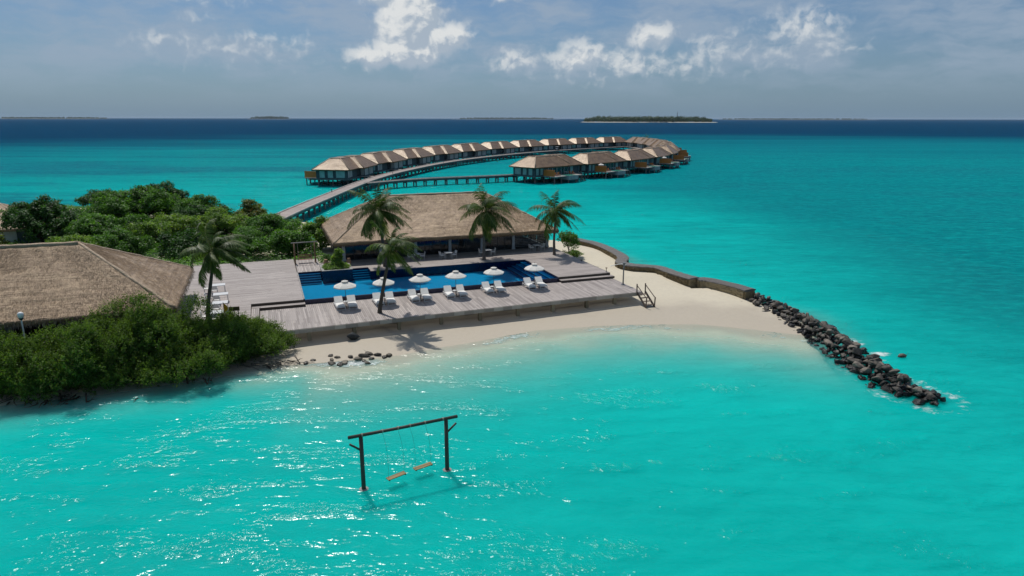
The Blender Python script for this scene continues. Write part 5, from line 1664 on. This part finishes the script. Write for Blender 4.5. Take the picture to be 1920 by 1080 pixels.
for k in range(10):
    s0 = k * (so[-1] - 22) / 9
    i = int(np.argmin(np.abs(so - s0))); i2 = min(len(outer) - 1, i + 14)
    dirv = outer[i2] - outer[i]; dirv /= np.hypot(*dirv); nv = np.array([-dirv[1], dirv[0]])
    q = outer[i] + nv * 5.3
    obj = vm if k == 0 else copy_tree(vm)
    obj.location = (q[0], q[1], 0); obj.rotation_euler = (0, 0, math.atan2(dirv[1], dirv[0]))
    tag(obj, f'thatched water villa on stilts, {ORD[k]} of the near curved row from the branch jetty', 'villa', 'overwater villas of the near curved row')
    if k < 6:
        fur.append((k, q, dirv, -nv))
# furniture on the near villas' decks
def make_deckchair():
    t = thing('deck_chair', 'x', 'chair')
    for x in (-.3, .3):
        for y in (-.3, .3):
            mb = MB(); mb.bar((x, y, 0), (x, y, .4 if y < 0 else .95), .08); mb.build('leg', MT['orange_timber'], t)
    mb = MB(); mb.box((0, 0, .4), (.72, .7, .10)); mb.build('seat', MT['terracotta'], t)
    mb = MB(); mb.box((0, .32, .72), (.72, .09, .5)); mb.build('backrest', MT['orange_timber'], t)
    return t
dc = make_deckchair(); first = True
bs = None
for k, q, d, n in fur:
    for j, (a, b) in enumerate(((5.6, 7.2), (6.6, 7.4), (7.6, 7.6), (14.4, 6.2), (15.4, 6.4))):
        p = q + d * a + n * b
        o = dc if first else copy_tree(dc); first = False
        o.location = (p[0], p[1], 2.02); o.rotation_euler = (0, 0, math.atan2(d[1], d[0]) + (0 if j < 3 else 1.2))
        where = ('next to the privacy screen', 'in the middle of the screened three', 'between the screened pair and the plunge pool', 'past the plunge pool by the glass', 'past the plunge pool by the water stairs')[j]
        tag(o, f'orange chair {where}, {ORD[k]} near row villa deck', 'chair', 'orange chairs on the near row villa decks')
    p = q + d * 13.2 + n * 5.5
    if bs is None:
        o = bs = make_table(1.0, 1.0); o.name = 'deck_table'
    else:
        o = copy_tree(bs)
    o.location = (p[0], p[1], 2.02); o.rotation_euler = (0, 0, math.atan2(d[1], d[0]))
    tag(o, f'white table by the glass doors on the {ORD[k]} near row villa deck', 'table', 'white tables on villa decks')
    if k in (1, 3):
        p = q + d * 5.6 + n * 5.9
        o = copy_tree(ps); o.location = (p[0], p[1], 2.02)
        tag(o, f'white parasol behind the privacy screen of the {ORD[k]} near row villa', 'parasol', 'white parasols on villa decks')
# inner walkway of the near row
inn = resample([(1, 199.5), (15, 219), (30, 236), (43, 256), (53, 276), (61, 298), (66.5, 320), (70, 342), (71, 364), (70, 388), (66, 414)], 2.0)
jetty('inner_jetty', 'timber walkway along the inner side of the near villa row', inn[::6].tolist(), 2.0, 1.9, 7.0)

# buggy on the jetty
i = int(np.argmin(np.abs(path[:, 1] - 352)))
t = thing('golf_buggy', 'small white roofed buggy parked on the back jetty', 'buggy', (path[i][0] + .3, path[i][1], 1.955), math.atan2(dj[i][1], dj[i][0]))
mb = MB(); mb.box((0, 0, .45), (2.4, 1.15, .3)); mb.box((.95, 0, .75), (.5, 1.1, .4)); mb.build('body', MT['dark_metal'], t)
mb = MB(); mb.box((-.2, 0, .72), (.6, 1.05, .2)); mb.box((-.55, 0, 1.0), (.12, 1.05, .5)); mb.build('seat', MT['white_fabric'], t)
mb = MB(); mb.box((-.1, 0, 1.9), (2.0, 1.2, .08)); mb.build('roof', MT['pebble_white'], t)
for x in (.75, -.95):
    for y in (-.52, .52):
        mb = MB(); mb.bar((x, y, .6), (x * .9, y, 1.87), .05); mb.build('roof_post', MT['dark_metal'], t)
        mb = MB(); mb.tube([(x, y * 1.02 - .08, .24), (x, y * 1.02 + .08, .24)], .24, 12); mb.build('wheel', MT['rubber'], t)
for k, (yy, side) in enumerate(((150, 1), (186, 1), (200, -1), (225, 1), (250, -1), (275, 1))):
    i = int(np.argmin(np.abs(path[:, 1] - yy))); q = path[i] + nj[i] * side * 1.25
    t = thing('jetty_light', f'small dark lamp on the long jetty kerb, {ORD[k]} from the shore', 'light', (q[0], q[1], 1.955), 0, 'small lamps on the jetty')
    mb = MB(); mb.tube([(0, 0, 0), (0, 0, .55)], .07, 6); mb.build('stem', MT['dark_metal'], t)
    mb = MB(); mb.tube([(0, 0, .55), (0, 0, .62), (0, 0, .75)], [.1, .16, .1], 8); mb.build('head', MT['grey_metal'], t)

# ================================================================== TREES AND SHRUBS
def gz1(x, y): return float(ground_z(x, y))
def lob(zc, r, h, n, seed, flat=False):
    """Overlapping lobes that fill a crown of radius r and half height h centred zc above the base."""
    rr = random.Random(seed); L = [(0, 0, zc, r * .55, r * .55, h * .66)]
    for k in range(n):
        a = 2 * math.pi * k / n + rr.uniform(-.4, .4); q = r * rr.uniform(.42, .86)
        s = rr.uniform(.24, .46)
        L.append((math.cos(a) * q, math.sin(a) * q, zc + h * (rr.uniform(-.45, .35) if not flat else rr.uniform(-.2, .2)), r * s, r * s, h * rr.uniform(.42, .62)))
    for k in range(max(1, n // 3)):
        a = rr.uniform(0, 6.28); q = r * rr.uniform(0, .35)
        L.append((math.cos(a) * q, math.sin(a) * q, zc + h * rr.uniform(.35, .72), r * .24, r * .24, h * .36))
    return L
TREES = [  # x, y, crown centre z, radius, half height, material, leaf size, label
    (-62.7, 88, 4.3, 4.1, 3.4, 'leaf_dark', .42, 'dark glossy broad crowned tree standing in front of the half hidden thatched roof'),
    (-74.0, 122, 3.6, 5.4, 1.7, 'leaf_dark', .36, 'flat topped dark tree at the far shore edge with open lagoon behind'),
    (-61.5, 109, 3.3, 7.6, 3.8, 'leaf_mid', .42, 'broadest mid green tree in the middle of the island thicket'),
    (-61.0, 117, 4.2, 4.8, 3.0, 'leaf_dark', .38, 'dark peaked tree rising highest behind the broadest green tree'),
    (-57.1, 92, 3.0, 5.0, 2.4, 'leaf_mid', .38, 'mid green tree between the dark glossy tree and the hall ridge'),
    (-48.1, 91, 2.6, 5.6, 2.7, 'leaf_light', .36, 'pale green bushy tree in front of the broadest tree, behind the hall'),
    (-42.5, 96, 2.7, 4.8, 2.8, 'leaf_light', .36, 'pale yellow tinged tree behind the windblown palm'),
    (-42.8, 109, 2.8, 3.2, 2.2, 'leaf_red', .36, 'small tree with reddish leaf tips near the jetty landing'),
    (-34.5, 93, 2.5, 4.6, 2.5, 'leaf_mid', .34, 'mid green dense tree beside the jetty landing'),
    (-25.8, 88.5, 3.0, 2.4, 2.3, 'leaf_light', .40, 'round pale big leaved bush tree beside the restaurant roof corner'),
    (-66.5, 82, 3.2, 2.4, 2.6, 'leaf_red', .34, 'yellowish small tree between the hall ridge and the dark glossy tree'),
    (-54.0, 79, 2.5, 4.6, 1.6, 'leaf_light', .32, 'low bright green spreading tree just behind the hall ridge'),
    (-40.6, 82, 2.2, 3.6, 2.2, 'leaf_dark', .34, 'dark leafy tree behind the hall roof end'),
    (-33.5, 82.5, 2.2, 3.6, 2.0, 'leaf_mid', .32, 'mid green shrubby tree along the back edge of the left terrace'),
    (-28.6, 84, 2.4, 2.9, 2.2, 'leaf_mid', .34, 'leafy tree directly behind the swing frame'),
    (-47.5, 101, 2.9, 4.0, 2.6, 'leaf_dark', .36, 'dark green tree between the broadest tree and the reddish one'),
    (-37.8, 103, 2.2, 2.6, 1.7, 'leaf_red', .32, 'small scrubby tree with red tips leaning to the jetty'),
    (-70.0, 102, 3.0, 5.5, 2.8, 'leaf_dark', .40, 'dark tree behind the half hidden thatched roof'),
    (-52.0, 112, 2.9, 4.2, 2.6, 'leaf_mid', .36, 'mid green tree on the shore beyond the broadest tree'),
    (-49.5, 83.5, 2.4, 3.4, 2.2, 'leaf_mid', .34, 'mid green shrubby tree tucked behind the hall hip'),
]
for k, (x, y, zc, r, h, mat, lf, lab) in enumerate(TREES):
    z0 = gz1(x, y)
    n = int(150 * (r * r * .7 + r * h) / 14) + 90
    tree('broadleaf_tree', lab, 'tree', (x, y, z0 - .05), lob(zc - z0, r, h, 9, k), mat, n, 48, .58, lf * .76, .55, group=None, r0=.16 + .02 * r)
def undergrowth(name, label, poly, n, h, leaf, mat, seed):
    r = np.random.default_rng(seed); poly = np.array(poly, float)
    lo, hi = poly.min(0), poly.max(0)
    p = r.random((n * 3, 2)) * (hi - lo) + lo
    p = p[inside(p[:, 0], p[:, 1], poly)][:n]; n = len(p)
    z = ground_z(p[:, 0], p[:, 1]) + h * (.15 + .85 * vnoise(p[:, 0], p[:, 1], 1.6, seed)) * r.random(n) ** .5
    nor = r.normal(size=(n, 3)) * .5 + np.array([0, 0, 1.]); dr = r.normal(size=(n, 3)); dr[:, 2] *= .3
    ln = leaf * r.uniform(.6, 1.3, n)
    v, f = leaf_quads(np.column_stack([p, z]), dr, nor, ln, ln * .5)
    o = np_mesh(name, v, f, MT[mat], kind='stuff', attrs={'tone': np.repeat(np.clip(.6 * vnoise(p[:, 0], p[:, 1], 2.3, seed + 1) + .4 * r.random(n), 0, 1), 4)})
    return tag(o, label, 'undergrowth')
undergrowth('undergrowth', 'dense low green undergrowth beneath the island trees', [(-80, 84), (-40, 74), W(-11.9, 19.6)[:2], W(3.6, 19.6)[:2], W(3.8, 34)[:2], (-33, 97), (-35, 111), (-43, 116), (-54, 118.5), (-67, 125), (-97, 133)], 75000, 1.3, .34, 'leaf_mid', 21)
undergrowth('undergrowth', 'dark leaf litter and creepers under the seaside shrubs', [(-46, 38.5), (-34, 40.5), (-27, 43), (-22, 45.5), (-18.2, 48.6), (-18.5, 50.4), (-24, 52), (-32, 48.6), (-46, 45)], 22000, .8, .22, 'leaf_shrub', 22)
z0 = gz1(7.1, 84)
tree('green_bush', 'round green bush at the restaurant end beside the winding stone wall', 'shrub', (7.3, 84.4, z0), lob(1.7, 1.7, 1.6, 5, 91), 'leaf_mid', 130, 26, .35, .2, .5, r0=.07)
tree('ground_shrub', 'low bright green shrub at the foot of the round bush by the sand', 'shrub', (7.7, 82.0, z0), lob(.6, 1.2, .7, 5, 92), 'leaf_light', 90, 26, .3, .16, .5, r0=.04)

SHRUBS = [
    (-33.5, 42.6, 1.6, 3.6, 2.1, 'feathery seaside shrub beside the hall column, far along the bank'),
    (-29.0, 43.6, 1.7, 3.2, 2.6, 'feathery seaside shrub over the tangled roots at the water'),
    (-26.4, 46.2, 2.4, 3.9, 3.0, 'tallest feathery seaside shrub in front of the hall roof corner'),
    (-22.9, 47.2, 1.6, 2.7, 1.9, 'feathery seaside shrub below the windblown palm'),
    (-19.5, 49.4, .85, 2.4, 1.1, 'low feathery shrub spreading against the sun deck corner'),
    (-23.3, 44.1, 1.0, 2.9, 1.5, 'low feathery shrub dipping to the water between roots and driftwood'),
    (-35.6, 41.2, .9, 2.2, 1.3, 'low feathery shrub hanging over the water at the outer bank'),
    (-27.2, 43.3, .9, 2.2, 1.3, 'low feathery shrub hanging over the dark snag in the shallows'),
    (-21.3, 46.7, .9, 1.9, 1.1, 'low feathery shrub just above the driftwood tangle'),
    (-38.0, 43.0, 1.7, 3.4, 2.2, 'feathery seaside shrub under the hall eave at the outer bank'),
    (-31.0, 41.9, .9, 2.6, 1.4, 'low scrubby feathery shrub at the water edge by the tangled roots'),
    (-22.9, 51.0, 1.4, 1.8, 1.2, 'small dark feathery shrub at the foot of the windblown palm'),
    (-20.6, 51.4, 1.2, 1.3, .8, 'small feathery shrub hiding the foot of the notice board'),
]
for k, (x, y, zc, r, h, lab) in enumerate(SHRUBS):
    z0 = gz1(x, y)
    n = int(330 * (r * r * .7 + r * h) / 14) + 160
    tree('seaside_shrub', lab, 'shrub', (x, y, z0 - .05), lob(zc - z0, r, h, 11, 50 + k), 'leaf_shrub', n * 4, 14, .60, .20, feather=True, r0=.09)

# driftwood and roots on the bank
def branchy(name, label, x, y, n, L, seed, cat, mat='drift'):
    rr = random.Random(seed)
    z0 = gz1(x, y)
    t = thing(name, label, cat, (x, y, z0), 0)
    for k in range(n):
        mb = MB()
        a = rr.uniform(-.7, .9) - 1.57 if name != 'driftwood' else rr.uniform(-.9, .5)
        p = Vector((rr.uniform(-1.4, 1.4), rr.uniform(-.2, .5), rr.uniform(.1, .6)))
        pts = [p]; d = Vector((math.cos(a), math.sin(a), rr.uniform(-.35, .15)))
        l = L * rr.uniform(.5, 1.2)
        for j in range(5):
            d = (d + Vector((rr.uniform(-.35, .35), rr.uniform(-.35, .35), rr.uniform(-.32, .18)))).normalized()
            pts.append(pts[-1] + d * l / 5)
        r0 = rr.uniform(.03, .075)
        mb.tube(pts, [r0 * (1 - .15 * j) for j in range(6)], 5)
        q = mb.build('root' if name != 'driftwood' else 'branch', MT[mat], t, True)
        for _ in range(2):
            j = rr.randint(1, 3); m2 = MB(); e = pts[j] + Vector((rr.uniform(-.6, .6), rr.uniform(-.5, .3), rr.uniform(-.3, .4)))
            m2.tube([pts[j], pts[j].lerp(e, .5) + Vector((0, 0, .06)), e], [r0 * .6, r0 * .4, r0 * .15], 4); m2.build('twig', MT[mat], q)
branchy('driftwood', 'grey tangle of driftwood branches on the sand below the low shrub', -19.3, 46.4, 12, 2.2, 1, 'driftwood')
branchy('driftwood', 'second grey tangle of dead branches at the shrub edge toward the coral rocks', -17.6, 47.4, 10, 1.8, 2, 'driftwood')
branchy('tangled_roots', 'dark exposed roots reaching into the water under the shrubs', -29.3, 40.9, 14, 1.7, 3, 'roots', 'bark_dark')
branchy('tangled_roots', 'dark roots trailing on the bank beside the bleached stump', -31.6, 40.2, 10, 1.5, 4, 'roots', 'bark_dark')
branchy('tangled_roots', 'single black snag of roots standing in the shallows off the shrubs', -25.4, 40.6, 4, .9, 5, 'roots', 'bark_dark')
branchy('tangled_roots', 'short dark roots on the bank between the shrubs and driftwood', -22.2, 44.0, 9, 1.3, 6, 'roots', 'bark_dark')

# ------------------------------------------------------------------ palms
WIND = Vector((0.80, -0.25, 0.0))
def frond_mesh(az, elev, L, wind, seed, nl=34):
    rr = np.random.default_rng(seed)
    d = Vector((math.cos(az) * math.cos(elev), math.sin(az) * math.cos(elev), math.sin(elev)))
    pts = [Vector((0, 0, 0))]; n = 14
    for k in range(n):
        f = k / n
        d = (d + Vector((0, 0, -1)) * (.055 + .10 * f) + wind * (.035 + .10 * f)).normalized()
        pts.append(pts[-1] + d * L / n)
    P = np.array([tuple(p) for p in pts])
    s = np.linspace(.10, 1, nl); idx = s * n; i0 = np.minimum(idx.astype(int), n - 1); fr = (idx - i0)[:, None]
    base = P[i0] * (1 - fr) + P[i0 + 1] * fr
    tan = P[i0 + 1] - P[i0]; tan /= np.linalg.norm(tan, axis=1, keepdims=True)
    up = np.array([0, 0, 1.0]); side = np.cross(tan, up); side /= (np.linalg.norm(side, axis=1, keepdims=True) + 1e-6)
    nor = np.cross(side, tan)
    V = []; F = []; T = []
    w = np.array(wind)
    for sg in (-1, 1):
        ln = L * .28 * (np.sin(np.clip(s * 1.05, 0, 1) * np.pi * .80 + .42) ** .8) * rr.uniform(.85, 1.1, nl)
        dr = side * sg * .70 + tan * .62 - up * (.34 + .35 * rr.random((nl, 1))) + w * .42 + rr.normal(0, .06, (nl, 3))
        dr /= np.linalg.norm(dr, axis=1, keepdims=True)
        wd = .034 + ln * .030
        mid = base + dr * ln[:, None] * .5 + up * (ln * .03)[:, None]
        tip = base + dr * ln[:, None] - up * (ln * .16)[:, None]
        lat = np.cross(dr, nor); lat /= (np.linalg.norm(lat, axis=1, keepdims=True) + 1e-6)
        q = np.stack([base - lat * wd[:, None] * .4, base + lat * wd[:, None] * .4, mid + lat * wd[:, None] * .55, mid - lat * wd[:, None] * .55, tip], 1)
        V.append(q.reshape(-1, 3)); T.append(np.repeat(np.clip(.15 + .62 * rr.random(nl), 0, 1), 5))
    V = np.vstack(V); T = np.concatenate(T)
    nlf = nl * 2
    o = np.arange(nlf)[:, None] * 5
    F = [tuple(r) for r in (o + np.array([0, 1, 2, 3])).tolist()] + [tuple(r) for r in (o + np.array([3, 2, 4])).tolist()]
    return V, F, T, pts

def palm(label, base, top, n_fr, L, wind, seed, r0=.16, nuts=True, nl=34, tilt=None):
    rr = random.Random(seed)
    t = thing('coconut_palm', label, 'palm tree', base, 0)
    top = Vector(top)
    mb = MB(); path_ = []; rad = []
    N = 26
    for k in range(N + 1):
        f = k / N
        p = Vector((top.x * (f ** 1.5) , top.y * f, top.z * f)) + Vector((math.sin(f * 3.0 + seed) * .10 * (1 - f) * f * 4, 0, 0)) - Vector((0, 0, .25 * (1 - f) * (k == 0)))
        path_.append(p); rad.append((r0 * (1.45 - .75 * f ** .4) if f > .02 else r0 * 1.6) * (1 + .07 * (k % 2)))
    mb.tube(path_, rad, 10); mb.build('trunk', MT['bark'], t, True)
    mb = MB(); mb.tube([top + Vector((0, 0, -.55)), top + Vector((0, 0, -.1)), top + Vector((0, 0, .35))], [r0 * .9, r0 * 1.35, r0 * .5], 8); mb.build('crownshaft', MT['rachis'], t, True)
    for k in range(n_fr):
        f = (k + .5) / n_fr
        az = k * 2.39996 + rr.uniform(-.25, .25)
        elev = R(76 - 108 * f + rr.uniform(-9, 9))
        LL = L * rr.uniform(.85, 1.12) * (0.72 if f < .12 else 1)
        w = wind * rr.uniform(.7, 1.25)
        V, F, T, pts = frond_mesh(az, elev, LL, w, seed * 100 + k, nl)
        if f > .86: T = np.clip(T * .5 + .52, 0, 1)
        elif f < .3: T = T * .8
        mb = MB(); mb.v = [tuple(p) for p in V]; mb.f = F; mb.tone = T.tolist()
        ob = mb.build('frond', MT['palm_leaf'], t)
        ob.location = top + Vector((0, 0, .12 - .2 * f))
        m2 = MB(); m2.tube(pts[::2] + ([pts[-1]] if len(pts) % 2 == 0 else []), [.035 * (1 - .11 * j) for j in range(len(pts[::2]) + (len(pts) % 2 == 0))], 5)
        m2.build('rachis', MT['rachis'], ob, True)
    if nuts:
        for k in range(6):
            a = k * 1.05
            mb = MB(); c_ = top + Vector((math.cos(a) * .27, math.sin(a) * .27, -.22 - .08 * (k % 2)))
            mb.tube([c_ + Vector((0, 0, .13)), c_ + Vector((0, 0, .07)), c_, c_ - Vector((0, 0, .08)), c_ - Vector((0, 0, .13))], [.03, .09, .11, .085, .02], 8); mb.build('coconut', MT['brown_timber'], t, True)
b = W(5.95, -5.15, ZL)
palm('coconut palm growing up through the sun deck beside the second parasol from the hall', b, (1.35, .25, 5.75), 20, 2.85, WIND * 1.3, 1, .15, nl=38)
mb = MB()
b = W(9.35, 11.6, ZU - .1)
palm('taller dark coconut palm behind the pool, its crown over the restaurant roof', b, (-.35, .1, 6.35), 31, 4.0, WIND * .8, 2, .17, nl=46)
b = W(20.95, 11.3, ZU - .05)
palm('coconut palm at the middle of the dining terrace before the restaurant columns', b, (.30, .3, 5.75), 29, 4.1, WIND * 1.0, 3, .17, nl=46)
b = W(29.9, 11.1, ZU - .05)
palm('coconut palm at the sea wall end of the dining terrace', b, (.10, .2, 5.4), 22, 3.6, WIND * .8, 4, .15, nl=42)
b = W(-7.75, -6.0, ZU - .2)
palm('windblown coconut palm on the left terrace beside the row of white tables', b, (.95, .3, 6.3), 26, 3.2, WIND * 1.7, 5, .15, nl=46)
palm('tiny far off palm standing at the end of the back villa row', (84, 428, 0), (0.3, 0, 6.6), 12, 3.0, WIND * .8, 6, .2, False, 14)

# ================================================================== HAZE over the sea
def haze():
    mb = MB(); mb.b2(-30000, 30000, -400, 41000, -3.6, 62)
    m = bpy.data.materials.new('haze'); m.use_nodes = True
    t = m.node_tree; t.nodes.clear()
    out = t.nodes.new('ShaderNodeOutputMaterial'); v = t.nodes.new('ShaderNodeVolumePrincipled')
    v.inputs['Color'].default_value = (0.62, 0.78, 0.95, 1); v.inputs['Density'].default_value = 0.000020; v.inputs['Anisotropy'].default_value = 0.0
    t.links.new(v.outputs[0], out.inputs['Volume'])
    o = mb.build('haze', m, kind='stuff')
    tag(o, 'thin pale sea haze that lightens the far islands', 'haze')
haze()

for o in C.objects:
    if '_world' in o:
        del o['_world']
